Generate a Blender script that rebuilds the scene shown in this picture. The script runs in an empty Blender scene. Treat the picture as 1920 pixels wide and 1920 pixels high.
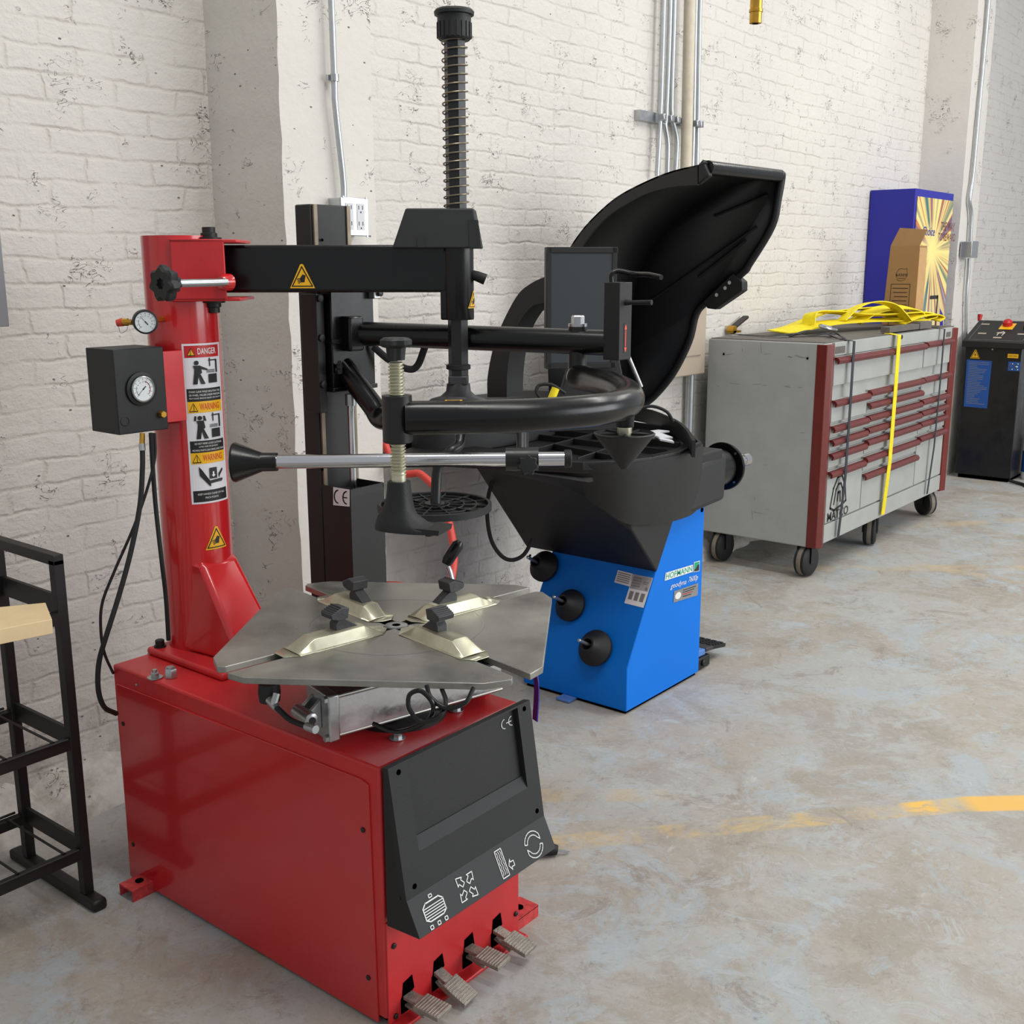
import bpy, bmesh, math, random
from mathutils import Vector as V, Matrix as M
random.seed(7)
pi=math.pi; sin=math.sin; cos=math.cos
sc=bpy.context.scene
COL=sc.collection

# ---------------------------------------------------------------- camera
FPX=2075.0; PITCH=math.radians(12.53); YAW=math.radians(38.8); ROLL=math.radians(-0.1); CAMP=V((0,0,1.6))
def _axes():
    c,s=cos,sin
    X=V((s(YAW),0,c(YAW)));Y=V((-c(YAW),0,s(YAW)));Z=V((0,-1,0))
    Rx=M(((1,0,0),(0,c(PITCH),-s(PITCH)),(0,s(PITCH),c(PITCH))))
    Rz=M(((c(ROLL),-s(ROLL),0),(s(ROLL),c(ROLL),0),(0,0,1)))
    R=Rz@Rx
    X,Y,Z=R@X,R@Y,R@Z
    return M(((X.x,Y.x,Z.x),(X.y,Y.y,Z.y),(X.z,Y.z,Z.z)))   # world -> cam (x right, y down, z fwd)
RW=_axes(); RI=RW.transposed()
def A(x,y,d):
    "point seen at photo pixel x,y at distance d along the view axis"
    return CAMP+RI@(V(((x-960)/FPX,(y-960)/FPX,1.0))*d)
def O(ax,val,x,y):
    "point seen at photo pixel x,y on the world plane ax=val"
    d=RI@V((x-960,y-960,FPX)); k='XYZ'.index(ax); t=(val-CAMP[k])/d[k]
    return CAMP+d*t
def OP(p,n,x,y):
    "point seen at photo pixel x,y on the world plane through p with normal n"
    d=RI@V((x-960,y-960,FPX)); n=V(n); t=(V(p)-CAMP).dot(n)/d.dot(n); return CAMP+d*t
cam=bpy.data.cameras.new('camera'); co=bpy.data.objects.new('camera',cam); COL.objects.link(co)
cam.sensor_width=36; cam.lens=36*FPX/1920; cam.clip_start=.05; cam.clip_end=60
r,d_,f=RI@V((1,0,0)),RI@V((0,1,0)),RI@V((0,0,1))
co.matrix_world=M(((r.x,-d_.x,-f.x,CAMP.x),(r.y,-d_.y,-f.y,CAMP.y),(r.z,-d_.z,-f.z,CAMP.z),(0,0,0,1)))
sc.camera=co
# ---------------------------------------------------------------- light
w=bpy.data.worlds.new('world'); sc.world=w; w.use_nodes=True
w.node_tree.nodes['Background'].inputs[0].default_value=(.93,.96,1,1)
w.node_tree.nodes['Background'].inputs[1].default_value=.50
def area(name,loc,tgt,sx,sy,power,col=(1,1,1)):
    l=bpy.data.lights.new(name,'AREA'); l.shape='RECTANGLE'; l.size=sx; l.size_y=sy; l.energy=power; l.color=col
    o=bpy.data.objects.new(name,l); COL.objects.link(o); o.location=loc
    o.rotation_euler=(V(tgt)-V(loc)).to_track_quat('-Z','Y').to_euler(); return o
area('bay_door_daylight',(6.5,-5.5,2.8),(3.4,3.0,1.0),7,3.6,420,(.96,.98,1))
area('ceiling_light',(1.6,.6,4.3),(1.6,.6,0),.35,2.6,60,(1,.98,.94))
area('ceiling_light',(4.6,.4,4.3),(4.6,.4,0),.35,2.6,70,(1,.98,.94))
area('ceiling_light',(7.6,.6,4.3),(7.6,.6,0),.35,2.6,70,(1,.98,.94))
sc.view_settings.view_transform='Standard'; sc.view_settings.look='None'; sc.view_settings.gamma=1
sc.view_settings.use_curve_mapping=False
sc.view_settings.exposure=0.0
# ---------------------------------------------------------------- materials
def s2l(c):
    return tuple(((v/255)/12.92 if v/255<=.04045 else ((v/255+.055)/1.055)**2.4) for v in c)+(1,)
def N(nt,t,**k):
    n=nt.nodes.new(t)
    for a,b in k.items():
        if a in ('ins',):
            for i,v in b.items(): n.inputs[i].default_value=v
        else: setattr(n,a,b)
    return n
def mat(name,rgb,rough=.5,metal=0,spec=.5,noise=0,nscale=8,bump=0,bscale=60,coat=0,emit=None,alpha=None,trans=0,rnoise=0):
    m=bpy.data.materials.new(name); m.use_nodes=True; nt=m.node_tree; b=nt.nodes['Principled BSDF']
    c=s2l(rgb); b.inputs['Base Color'].default_value=c; b.inputs['Roughness'].default_value=rough
    b.inputs['Metallic'].default_value=metal; b.inputs['Specular IOR Level'].default_value=spec
    b.inputs['Coat Weight'].default_value=coat; b.inputs['Coat Roughness'].default_value=.08
    b.inputs['Transmission Weight'].default_value=trans
    if emit: b.inputs['Emission Color'].default_value=s2l(emit[0]); b.inputs['Emission Strength'].default_value=emit[1]
    tc=N(nt,'ShaderNodeTexCoord'); 
    if noise or rnoise:
        n=N(nt,'ShaderNodeTexNoise',ins={'Scale':nscale,'Detail':6,'Roughness':.65}); nt.links.new(tc.outputs['Object'],n.inputs['Vector'])
        if noise:
            mp=N(nt,'ShaderNodeMapRange',ins={1:.3,2:.7,3:1-noise,4:1+noise}); nt.links.new(n.outputs[0],mp.inputs[0])
            hv=N(nt,'ShaderNodeHueSaturation',ins={'Color':c}); nt.links.new(mp.outputs[0],hv.inputs['Value']); nt.links.new(hv.outputs[0],b.inputs['Base Color'])
        if rnoise:
            mr=N(nt,'ShaderNodeMapRange',ins={1:.3,2:.7,3:max(.02,rough-rnoise),4:min(1,rough+rnoise)}); nt.links.new(n.outputs[0],mr.inputs[0]); nt.links.new(mr.outputs[0],b.inputs['Roughness'])
    if bump:
        n2=N(nt,'ShaderNodeTexNoise',ins={'Scale':bscale,'Detail':3}); nt.links.new(tc.outputs['Object'],n2.inputs['Vector'])
        bp=N(nt,'ShaderNodeBump',ins={'Strength':bump,'Distance':.002}); nt.links.new(n2.outputs[0],bp.inputs['Height']); nt.links.new(bp.outputs[0],b.inputs['Normal'])
    return m
MT={}
MT['red']=mat('glossy red paint',(194,32,36),.22,coat=.5,noise=.05,nscale=3)
MT['redm']=mat('red paint dusty',(198,42,46),.36,noise=.10,nscale=9)
MT['redchip']=mat('chipped red paint',(196,60,62),.5,noise=.35,nscale=60)
MT['blackgloss']=mat('gloss black paint',(10,10,11),.26,spec=.4,rnoise=.06)
MT['black']=mat('satin black paint',(18,18,19),.38,noise=.12,nscale=12,rnoise=.1)
MT['blackmat']=mat('black steel',(19,19,19),.5,noise=.2,nscale=14)
MT['plastic']=mat('black textured plastic',(20,21,22),.55,bump=.25,bscale=500)
MT['plasticlt']=mat('dark grey textured plastic',(30,31,32),.6,bump=.25,bscale=500,noise=.06,nscale=10)
MT['rubber']=mat('black rubber',(17,17,18),.62)
MT['hole']=mat('dark opening',(4,4,4),.9,spec=0)
MT['steel']=mat('brushed steel plate',(152,151,144),.36,metal=.7,noise=.3,nscale=5,rnoise=.14)
MT['steelbr']=mat('bright cut steel edge',(172,174,176),.3,metal=.85)
MT['chrome']=mat('chromed rod',(205,205,208),.16,metal=1)
MT['zinc']=mat('zinc plate',(178,180,182),.3,metal=.9,noise=.12,nscale=40)
MT['gzinc']=mat('yellowish zinc plate',(200,198,174),.33,metal=.75,noise=.14,nscale=22)
MT['cast']=mat('dark cast steel',(74,74,76),.48,metal=.6,noise=.15,nscale=50,bump=.3,bscale=300)
MT['alu']=mat('wrapped aluminium',(190,190,192),.28,metal=.9,noise=.18,nscale=9,rnoise=.15,bump=.6,bscale=22)
MT['galv']=mat('galvanised conduit',(184,188,190),.33,metal=.75,noise=.1,nscale=15)
MT['brass']=mat('brass',(196,150,62),.28,metal=.9,noise=.15,nscale=40)
MT['tan']=mat('worn guide rail',(128,116,100),.45,metal=.5,noise=.2,nscale=20)
MT['white']=mat('white vinyl',(222,220,224),.45)
MT['print']=mat('white print',(228,228,226),.5)
MT['ink']=mat('black ink',(22,22,22),.5)
MT['greyink']=mat('grey ink',(120,120,118),.6)
MT['yellow']=mat('warning yellow',(238,180,18),.4)
MT['orange']=mat('warning orange red',(206,62,28),.45)
MT['dred']=mat('danger red',(186,26,30),.4)
MT['pink']=mat('label border',(226,196,202),.45)
MT['blue']=mat('blue powder coat',(0,114,216),.5,spec=.2,noise=.03,nscale=5)
MT['spring']=mat('spring steel',(140,128,108),.4,metal=.7)
MT['navy']=mat('vending cabinet blue',(26,28,150),.45,noise=.05)
MT['teal']=mat('teal print',(0,160,120),.45)
MT['grey']=mat('grey cabinet paint',(162,164,160),.45,noise=.07,nscale=7,rnoise=.08)
MT['greyd']=mat('grey worn top',(92,88,82),.7,noise=.22,nscale=9)
MT['maroon']=mat('dark red trim',(104,30,22),.35,noise=.12,nscale=14)
MT['maroon2']=mat('dark red drawer pull',(98,34,32),.4,noise=.15,nscale=20)
MT['strap']=mat('yellow webbing',(232,212,20),.7,noise=.14,nscale=24,bump=.4,bscale=300)
MT['strapd']=mat('stained yellow webbing',(176,164,40),.75,noise=.45,nscale=14)
MT['webbing']=mat('dark grey webbing',(44,48,54),.75,bump=.4,bscale=300)
MT['card']=mat('corrugated cardboard',(150,114,72),.8,noise=.05,nscale=30)
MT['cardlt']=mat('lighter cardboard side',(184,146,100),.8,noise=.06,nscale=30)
MT['wood']=mat('planed pine',(232,206,160),.6,noise=.08,nscale=6)
MT['beige']=mat('beige enamel',(172,158,140),.5,noise=.04)
MT['lgrey']=mat('grey enamel',(132,134,138),.5)
MT['screen']=mat('switched off monitor glass',(60,64,68),.3,spec=.4)
MT['guard']=mat('black moulded guard',(10,11,12),.5,bump=.2,bscale=400)
MT['hood']=mat('dark grey moulded cover',(23,23,24),.5,bump=.25,bscale=420,noise=.05,nscale=6)
MT['redhose']=mat('red air hose',(206,66,54),.45)
MT['led']=mat('red indicator',(200,30,20),.5,emit=((255,60,40),2.5))
MT['paper']=mat('paper',(206,208,212),.8)
MT['plum']=mat('blue plastic film',(50,40,150),.25,noise=.3,nscale=60)
MT['dial']=mat('gauge dial',(224,228,228),.3)
MT['bluelab']=mat('blue instruction sheet',(26,76,150),.45)
MT['tread']=mat('ribbed worn aluminium',(150,144,134),.5,metal=.5,noise=.25,nscale=60,bump=.6,bscale=220)
MT['wheelgrey']=mat('grey wheel tread',(120,112,100),.7,noise=.2,nscale=30)
MT['pipe']=mat('painted pipe',(196,186,166),.6,noise=.1,nscale=20)
MT['bluecap']=mat('blue plastic bracket',(84,128,196),.5)
# --- plank grain is in wood noise; wall and floor
def wall_mat(name,brick=True):
    m=bpy.data.materials.new(name); m.use_nodes=True; nt=m.node_tree; L=nt.links.new; b=nt.nodes['Principled BSDF']
    b.inputs['Roughness'].default_value=.62; b.inputs['Specular IOR Level'].default_value=.25
    tc=N(nt,'ShaderNodeTexCoord'); sp=N(nt,'ShaderNodeSeparateXYZ'); L(tc.outputs['Object'],sp.inputs[0])
    cb=N(nt,'ShaderNodeCombineXYZ'); L(sp.outputs[0],cb.inputs[0]); L(sp.outputs[2],cb.inputs[1])
    if not brick: L(sp.outputs[1],cb.inputs[2])
    dn=N(nt,'ShaderNodeTexNoise',ins={'Scale':3.2,'Detail':5,'Roughness':.6}); L(cb.outputs[0],dn.inputs['Vector'])
    sb=N(nt,'ShaderNodeVectorMath',operation='SUBTRACT',ins={1:(.5,.5,.5)}); L(dn.outputs['Color'],sb.inputs[0])
    ml=N(nt,'ShaderNodeVectorMath',operation='MULTIPLY',ins={1:(.075,.040,0)}); L(sb.outputs[0],ml.inputs[0])
    ad=N(nt,'ShaderNodeVectorMath',operation='ADD'); L(cb.outputs[0],ad.inputs[0]); L(ml.outputs[0],ad.inputs[1])
    dn2=N(nt,'ShaderNodeTexNoise',ins={'Scale':13,'Detail':3}); L(cb.outputs[0],dn2.inputs['Vector'])
    sb2=N(nt,'ShaderNodeVectorMath',operation='SUBTRACT',ins={1:(.5,.5,.5)}); L(dn2.outputs['Color'],sb2.inputs[0])
    ml2=N(nt,'ShaderNodeVectorMath',operation='MULTIPLY',ins={1:(.030,.018,0)}); L(sb2.outputs[0],ml2.inputs[0])
    ad2=N(nt,'ShaderNodeVectorMath',operation='ADD'); L(ad.outputs[0],ad2.inputs[0]); L(ml2.outputs[0],ad2.inputs[1]); ad=ad2
    big=N(nt,'ShaderNodeTexNoise',ins={'Scale':1.3,'Detail':4}); L(cb.outputs[0],big.inputs['Vector'])
    fine=N(nt,'ShaderNodeTexNoise',ins={'Scale':26,'Detail':6,'Roughness':.62}); L(cb.outputs[0],fine.inputs['Vector'])
    base=N(nt,'ShaderNodeMixRGB',ins={1:s2l((200,195,189)),2:s2l((213,210,202))}); L(big.outputs[0],base.inputs[0])
    # hair cracks and chips
    st=N(nt,'ShaderNodeMapping',ins={'Scale':(1,1.7,1)}); L(cb.outputs[0],st.inputs[0])
    c1=N(nt,'ShaderNodeTexNoise',ins={'Scale':15,'Detail':4,'Distortion':1.6}); L(st.outputs[0],c1.inputs['Vector'])
    ab=N(nt,'ShaderNodeMath',operation='SUBTRACT',ins={1:.5}); L(c1.outputs[0],ab.inputs[0])
    ab2=N(nt,'ShaderNodeMath',operation='ABSOLUTE'); L(ab.outputs[0],ab2.inputs[0])
    ln=N(nt,'ShaderNodeMapRange',ins={1:.004,2:.013,3:1,4:0}); L(ab2.outputs[0],ln.inputs[0])
    c2=N(nt,'ShaderNodeTexNoise',ins={'Scale':6.5,'Detail':5,'Roughness':.7}); L(cb.outputs[0],c2.inputs['Vector'])
    c2m=N(nt,'ShaderNodeMapRange',ins={1:.565,2:.62,3:0,4:1}); L(c2.outputs[0],c2m.inputs[0])
    cr=N(nt,'ShaderNodeMath',operation='MULTIPLY'); L(ln.outputs[0],cr.inputs[0]); L(c2m.outputs[0],cr.inputs[1])
    vo=N(nt,'ShaderNodeTexVoronoi',ins={'Scale':17}); L(st.outputs[0],vo.inputs['Vector'])
    vm=N(nt,'ShaderNodeMapRange',ins={1:.05,2:.09,3:1,4:0}); L(vo.outputs['Distance'],vm.inputs[0])
    vs=N(nt,'ShaderNodeSeparateColor'); L(vo.outputs['Color'],vs.inputs[0])
    vt=N(nt,'ShaderNodeMath',operation='GREATER_THAN',ins={1:.70}); L(vs.outputs[0],vt.inputs[0])
    vp=N(nt,'ShaderNodeMath',operation='MULTIPLY'); L(vm.outputs[0],vp.inputs[0]); L(vt.outputs[0],vp.inputs[1])
    mx=N(nt,'ShaderNodeMath',operation='MAXIMUM'); L(cr.outputs[0],mx.inputs[0]); L(vp.outputs[0],mx.inputs[1])
    mk=N(nt,'ShaderNodeMath',operation='MULTIPLY',ins={1:.85}); L(mx.outputs[0],mk.inputs[0])
    dirt=N(nt,'ShaderNodeMixRGB',ins={2:s2l((86,80,72))}); L(mk.outputs[0],dirt.inputs[0])
    # grime close to the floor
    gz=N(nt,'ShaderNodeMapRange',ins={1:.0,2:.62,3:1,4:0}); L(sp.outputs[2],gz.inputs[0])
    gn=N(nt,'ShaderNodeTexNoise',ins={'Scale':7,'Detail':7,'Roughness':.7}); L(cb.outputs[0],gn.inputs['Vector'])
    gm=N(nt,'ShaderNodeMapRange',ins={1:.42,2:.72,3:0,4:1}); L(gn.outputs[0],gm.inputs[0])
    gg=N(nt,'ShaderNodeMath',operation='MULTIPLY'); L(gz.outputs[0],gg.inputs[0]); L(gm.outputs[0],gg.inputs[1])
    gr=N(nt,'ShaderNodeMixRGB',ins={2:s2l((128,118,106))}); L(gg.outputs[0],gr.inputs[0])
    if brick:
        br=N(nt,'ShaderNodeTexBrick',offset=.5,ins={'Scale':1,'Mortar Size':.0095,'Mortar Smooth':1.0,'Brick Width':.212,'Row Height':.0705,'Bias':0})
        L(ad.outputs[0],br.inputs['Vector'])
        fn_=N(nt,'ShaderNodeTexNoise',ins={'Scale':5.5,'Detail':3}); L(cb.outputs[0],fn_.inputs['Vector'])
        fm_=N(nt,'ShaderNodeMapRange',ins={1:.38,2:.6,3:.22,4:1}); L(fn_.outputs[0],fm_.inputs[0])
        bf_=N(nt,'ShaderNodeMath',operation='MULTIPLY'); L(br.outputs['Fac'],bf_.inputs[0]); L(fm_.outputs[0],bf_.inputs[1])
        inv=N(nt,'ShaderNodeMath',operation='MULTIPLY',ins={1:-.62}); L(bf_.outputs[0],inv.inputs[0])
        mj=N(nt,'ShaderNodeMath',operation='MULTIPLY',ins={1:.42}); L(bf_.outputs[0],mj.inputs[0])
        mm=N(nt,'ShaderNodeMixRGB',ins={2:s2l((186,180,168))}); L(mj.outputs[0],mm.inputs[0]); L(base.outputs[0],mm.inputs[1])
        L(mm.outputs[0],dirt.inputs[1])
        hs=inv.outputs[0]
    else:
        L(base.outputs[0],dirt.inputs[1]); hs=None
    L(dirt.outputs[0],gr.inputs[1]); L(gr.outputs[0],b.inputs['Base Color'])
    # height
    f1=N(nt,'ShaderNodeMath',operation='MULTIPLY',ins={1:.62 if brick else .3}); L(fine.outputs[0],f1.inputs[0])
    f3=N(nt,'ShaderNodeMath',operation='MULTIPLY',ins={1:1.5 if brick else .5}); L(c2.outputs[0],f3.inputs[0])
    f2=N(nt,'ShaderNodeMath',operation='ADD'); L(f1.outputs[0],f2.inputs[0]); L(f3.outputs[0],f2.inputs[1])
    f4=N(nt,'ShaderNodeMath',operation='SUBTRACT'); L(f2.outputs[0],f4.inputs[0]); L(mx.outputs[0],f4.inputs[1])
    last=f4
    if hs:
        f5=N(nt,'ShaderNodeMath',operation='ADD'); L(f4.outputs[0],f5.inputs[0]); L(hs,f5.inputs[1]); last=f5
    bp=N(nt,'ShaderNodeBump',ins={'Strength':.8,'Distance':.0055}); L(last.outputs[0],bp.inputs['Height']); L(bp.outputs[0],b.inputs['Normal'])
    return m
MT['brick']=wall_mat('white painted brick'); MT['plaster']=wall_mat('white painted plaster',False)
def floor_mat():
    m=bpy.data.materials.new('worn painted concrete'); m.use_nodes=True; nt=m.node_tree; L=nt.links.new; b=nt.nodes['Principled BSDF']
    tc=N(nt,'ShaderNodeTexCoord'); O_=tc.outputs['Object']
    def noise(s,d=6,r=.62,dist=0,off=0):
        mp=N(nt,'ShaderNodeMapping',ins={'Location':(off,off*1.7,0)}); L(O_,mp.inputs[0])
        n=N(nt,'ShaderNodeTexNoise',ins={'Scale':s,'Detail':d,'Roughness':r,'Distortion':dist}); L(mp.outputs[0],n.inputs['Vector']); return n.outputs[0]
    def rng(x,a,b_,c=0,d=1):
        n=N(nt,'ShaderNodeMapRange',ins={1:a,2:b_,3:c,4:d}); L(x,n.inputs[0]); return n.outputs[0]
    def mul(a,b_):
        n=N(nt,'ShaderNodeMath',operation='MULTIPLY'); L(a,n.inputs[0])
        if isinstance(b_,(int,float)): n.inputs[1].default_value=b_
        else: L(b_,n.inputs[1])
        return n.outputs[0]
    def mix(fac,a,rgb):
        n=N(nt,'ShaderNodeMixRGB',ins={2:s2l(rgb)}); L(fac,n.inputs[0])
        if isinstance(a,tuple): n.inputs[1].default_value=s2l(a)
        else: L(a,n.inputs[1])
        return n.outputs[0]
    c=mix(rng(noise(1.7,7,.7,.4),.40,.62),(166,159,148),(171,173,170))
    c=mix(mul(rng(noise(2.6,10,.75,.6,5),.49,.57),.6),c,(150,141,129))
    c=mix(mul(rng(noise(2.3,10,.78,.8,11),.52,.60),.75),c,(166,175,180))
    c=mix(mul(rng(noise(1.1,6,.6,.3,23),.56,.70),.28),c,(178,160,132))
    c=mix(mul(rng(noise(9,8,.8,1.2,31),.56,.70),.55),c,(140,132,122))
    c=mix(mul(rng(noise(7,8,.8,1.5,47),.60,.70),.6),c,(202,202,196))
    c=mix(mul(rng(noise(36,6,.8,.5,3),.60,.72),.7),c,(118,110,102))
    c=mix(mul(rng(noise(22,8,.85,1.8,61),.53,.66),.45),c,(192,190,184))
    c=mix(mul(rng(noise(16,8,.85,2.0,83),.54,.66),.5),c,(130,120,110))
    c=mix(mul(rng(noise(5,10,.82,1.2,97),.55,.61),.55),c,(178,184,187))
    c=mix(mul(rng(noise(4,10,.84,1.0,123),.57,.62),.5),c,(128,116,104))
    c=mix(mul(rng(noise(2.0,8,.8,1.4,71),.66,.70),.8),c,(128,134,142))
    # faded yellow lines
    sp=N(nt,'ShaderNodeSeparateXYZ'); L(O_,sp.inputs[0])
    def line(p,q,wd,w0,w1,lo,hi,strength,rgb,off):
        nonlocal c
        p=V(p[:2]);q=V(q[:2]);d=(q-p); ln=d.length; d/=ln; n_=V((-d.y,d.x))
        dt=N(nt,'ShaderNodeVectorMath',operation='DOT_PRODUCT',ins={1:(n_.x,n_.y,0)}); L(O_,dt.inputs[0])
        s=N(nt,'ShaderNodeMath',operation='SUBTRACT',ins={1:n_.dot(p)}); L(dt.outputs['Value'],s.inputs[0])
        a=N(nt,'ShaderNodeMath',operation='ABSOLUTE'); L(s.outputs[0],a.inputs[0])
        m1=rng(a.outputs[0],wd/2-.006,wd/2+.006,1,0)
        al=N(nt,'ShaderNodeVectorMath',operation='DOT_PRODUCT',ins={1:(d.x,d.y,0)}); L(O_,al.inputs[0])
        g=N(nt,'ShaderNodeMath',operation='SUBTRACT',ins={1:d.dot(p)}); L(al.outputs['Value'],g.inputs[0])
        e1=rng(g.outputs[0],w0,w0+.05,0,1); e2=rng(g.outputs[0],w1-.05,w1,1,0)
        wear=rng(noise(4,8,.72,1,off),lo,hi,0,1)
        c=mix(mul(mul(mul(m1,mul(e1,e2)),wear),strength),c,rgb)
    P0=O('Z',0,1000,1585);P1=O('Z',0,1920,1505)
    P2=O('Z',0,1800,1508)
    line(P0,P2,.085,-.3,1.42,.41,.57,.62,(210,178,106),2)
    line(P2,P1,.095,0,1.6,.30,.36,.9,(230,180,84),9)
    line(O('Z',0,1690,1520),P2,.085,0,.14,.45,.5,.9,(236,186,84),14)
    line(O('Z',0,1000,1492),O('Z',0,1300,1490),.085,-.2,.50,.40,.60,.5,(194,168,124),12)
    line(O('Z',0,1500,1066),O('Z',0,1920,1064),.11,-.1,3,.44,.60,.4,(198,174,132),27)
    line(O('Z',0,1640,990),O('Z',0,1920,975),.11,-.1,3,.44,.60,.4,(198,174,128),37)
    line(O('Z',0,1560,1030),O('Z',0,1920,1095),.11,-.1,3,.46,.62,.35,(198,174,136),43)
    L(c,b.inputs['Base Color'])
    L(rng(noise(5,6,.7,.3,19),.3,.7,.38,.68),b.inputs['Roughness']); b.inputs['Specular IOR Level'].default_value=.35
    bp=N(nt,'ShaderNodeBump',ins={'Strength':.35,'Distance':.004}); L(noise(14,8,.7,.4,8),bp.inputs['Height']); L(bp.outputs[0],b.inputs['Normal'])
    return m
MT['floor']=floor_mat()
# ---------------------------------------------------------------- mesh helpers
UP=V((0,0,1)); EX=V((1,0,0)); EY=V((0,1,0))
RD=V((cos(pi/2-YAW),-sin(pi/2-YAW),0)); FD=V((cos(YAW),sin(YAW),0))    # horizontal across / along the view
class MB:
    def __init__(s): s.bm=bmesh.new(); s.mi=0
    def _f(s,vs):
        try:
            f=s.bm.faces.new(vs); f.material_index=s.mi; return f
        except ValueError: return None
    def hexa(s,p):  # 8 points: bottom 4 then top 4
        v=[s.bm.verts.new(q) for q in p]
        for a in ((3,2,1,0),(4,5,6,7),(0,1,5,4),(1,2,6,5),(2,3,7,6),(3,0,4,7)): s._f([v[i] for i in a])
        return s
    def box(s,c,size,u=EX,v=EY,w=UP):
        c=V(c);u=u*size[0]/2;v=v*size[1]/2;w=w*size[2]/2
        return s.hexa([c-u-v-w,c+u-v-w,c+u+v-w,c-u+v-w,c-u-v+w,c+u-v+w,c+u+v+w,c-u+v+w])
    def bx(s,x0,y0,z0,x1,y1,z1):
        return s.box(((x0+x1)/2,(y0+y1)/2,(z0+z1)/2),(x1-x0,y1-y0,z1-z0))
    def prism(s,pts,ext):
        pts=[V(p) for p in pts]; e=V(ext); a=[s.bm.verts.new(p) for p in pts]; b=[s.bm.verts.new(p+e) for p in pts]; n=len(pts)
        s._f(a[::-1]); s._f(b)
        for i in range(n): s._f([a[i],a[(i+1)%n],b[(i+1)%n],b[i]])
        return s
    def tube(s,pts,r,seg=14,cap=True,closed=False,flat=None):
        pts=[V(p) for p in pts]; n=len(pts); rs=r if isinstance(r,(list,tuple)) else [r]*n
        t0=(pts[1]-pts[0]).normalized(); ref=UP if abs(t0.z)<.9 else EX
        nrm=(ref-t0*ref.dot(t0)).normalized(); rings=[]
        for i in range(n):
            if closed: t=(pts[(i+1)%n]-pts[i-1]).normalized()
            else: t=(pts[min(i+1,n-1)]-pts[max(i-1,0)]).normalized()
            nrm=(nrm-t*nrm.dot(t)).normalized(); bi=t.cross(nrm)
            f=flat or (1,1)
            rings.append([s.bm.verts.new(pts[i]+(nrm*cos(a)*f[0]+bi*sin(a)*f[1])*rs[i]) for a in [2*pi*(k+.5)/seg for k in range(seg)]])
        m=n if closed else n-1
        for i in range(m):
            A_,B_=rings[i],rings[(i+1)%n]
            for k in range(seg): s._f([A_[k],A_[(k+1)%seg],B_[(k+1)%seg],B_[k]])
        if cap and not closed:
            s._f(rings[0][::-1]); s._f(rings[-1])
        return s
    def cyl(s,a,b,r0,r1=None,seg=24): return s.tube([a,b],[r0,r0 if r1 is None else r1],seg)
    def lathe(s,o,ax,prof,seg=28,lobes=0,amp=0,cap=True):
        o=V(o);ax=V(ax).normalized(); ref=UP if abs(ax.z)<.9 else EX; n=(ref-ax*ref.dot(ax)).normalized(); b=ax.cross(n); rings=[]
        for r,h in prof:
            ring=[]
            for k in range(seg):
                a=2*pi*k/seg; rr=max(r,1e-5)*(1+(amp*cos(lobes*a) if lobes else 0))
                ring.append(s.bm.verts.new(o+ax*h+(n*cos(a)+b*sin(a))*rr))
            rings.append(ring)
        for i in range(len(rings)-1):
            for k in range(seg): s._f([rings[i][k],rings[i][(k+1)%seg],rings[i+1][(k+1)%seg],rings[i+1][k]])
        if cap and prof[0][0]>1e-4: s._f(rings[0][::-1])
        if cap and prof[-1][0]>1e-4: s._f(rings[-1])
        return s
    def strip(s,pts,wv,th=.002,up=UP):
        "flat ribbon along pts, wv = width vector, extruded by th along local normal"
        pts=[V(p) for p in pts]; wv=V(wv); rr=[]
        for i,p in enumerate(pts):
            t=(pts[min(i+1,len(pts)-1)]-pts[max(i-1,0)]).normalized(); n=wv.cross(t)
            n=n.normalized()*th if n.length>1e-6 else up*th
            rr.append([s.bm.verts.new(q) for q in (p-wv/2,p+wv/2,p+wv/2+n,p-wv/2+n)])
        for i in range(len(rr)-1):
            for k in range(4): s._f([rr[i][k],rr[i][(k+1)%4],rr[i+1][(k+1)%4],rr[i+1][k]])
        s._f(rr[0][::-1]); s._f(rr[-1]); return s
    def build(s,name,m,parent=None,bevel=0,smooth=True,seg=2,ang=35):
        me=bpy.data.meshes.new(name); bmesh.ops.remove_doubles(s.bm,verts=s.bm.verts,dist=1e-6)
        bmesh.ops.recalc_face_normals(s.bm,faces=s.bm.faces); s.bm.to_mesh(me); s.bm.free()
        for k in (m if isinstance(m,(list,tuple)) else [m]): me.materials.append(MT[k] if isinstance(k,str) else k)
        if smooth: me.shade_smooth(); me.set_sharp_from_angle(angle=math.radians(ang))
        o=bpy.data.objects.new(name,me); COL.objects.link(o)
        if parent is not None: par(o,parent)
        if bevel:
            b=o.modifiers.new('bevel','BEVEL'); b.width=bevel; b.segments=seg; b.limit_method='ANGLE'; b.angle_limit=math.radians(40); b.harden_normals=False
        return o
def par(o,p):
    o.parent=p
    # everything is modelled in world space; parents carry their own location
    o.matrix_basis=wm(p).inverted()@o.matrix_basis
def wm(o):
    m=o.matrix_basis.copy()
    return wm(o.parent)@m if o.parent else m
def tag(o,label,cat=None,group=None,kind=None):
    o['label']=label
    if cat: o['category']=cat
    if group: o['group']=group
    if kind: o['kind']=kind
    return o
def thing(name,loc,label,cat,group=None):
    o=bpy.data.objects.new(name,None); COL.objects.link(o); o.location=loc; o.empty_display_size=.05
    return tag(o,label,cat,group)
def struct(o): o['kind']='structure'; return o
def arc(c,r,a0,a1,n,u,v): return [V(c)+u*r*cos(a0+(a1-a0)*i/n)+v*r*sin(a0+(a1-a0)*i/n) for i in range(n+1)]
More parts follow.
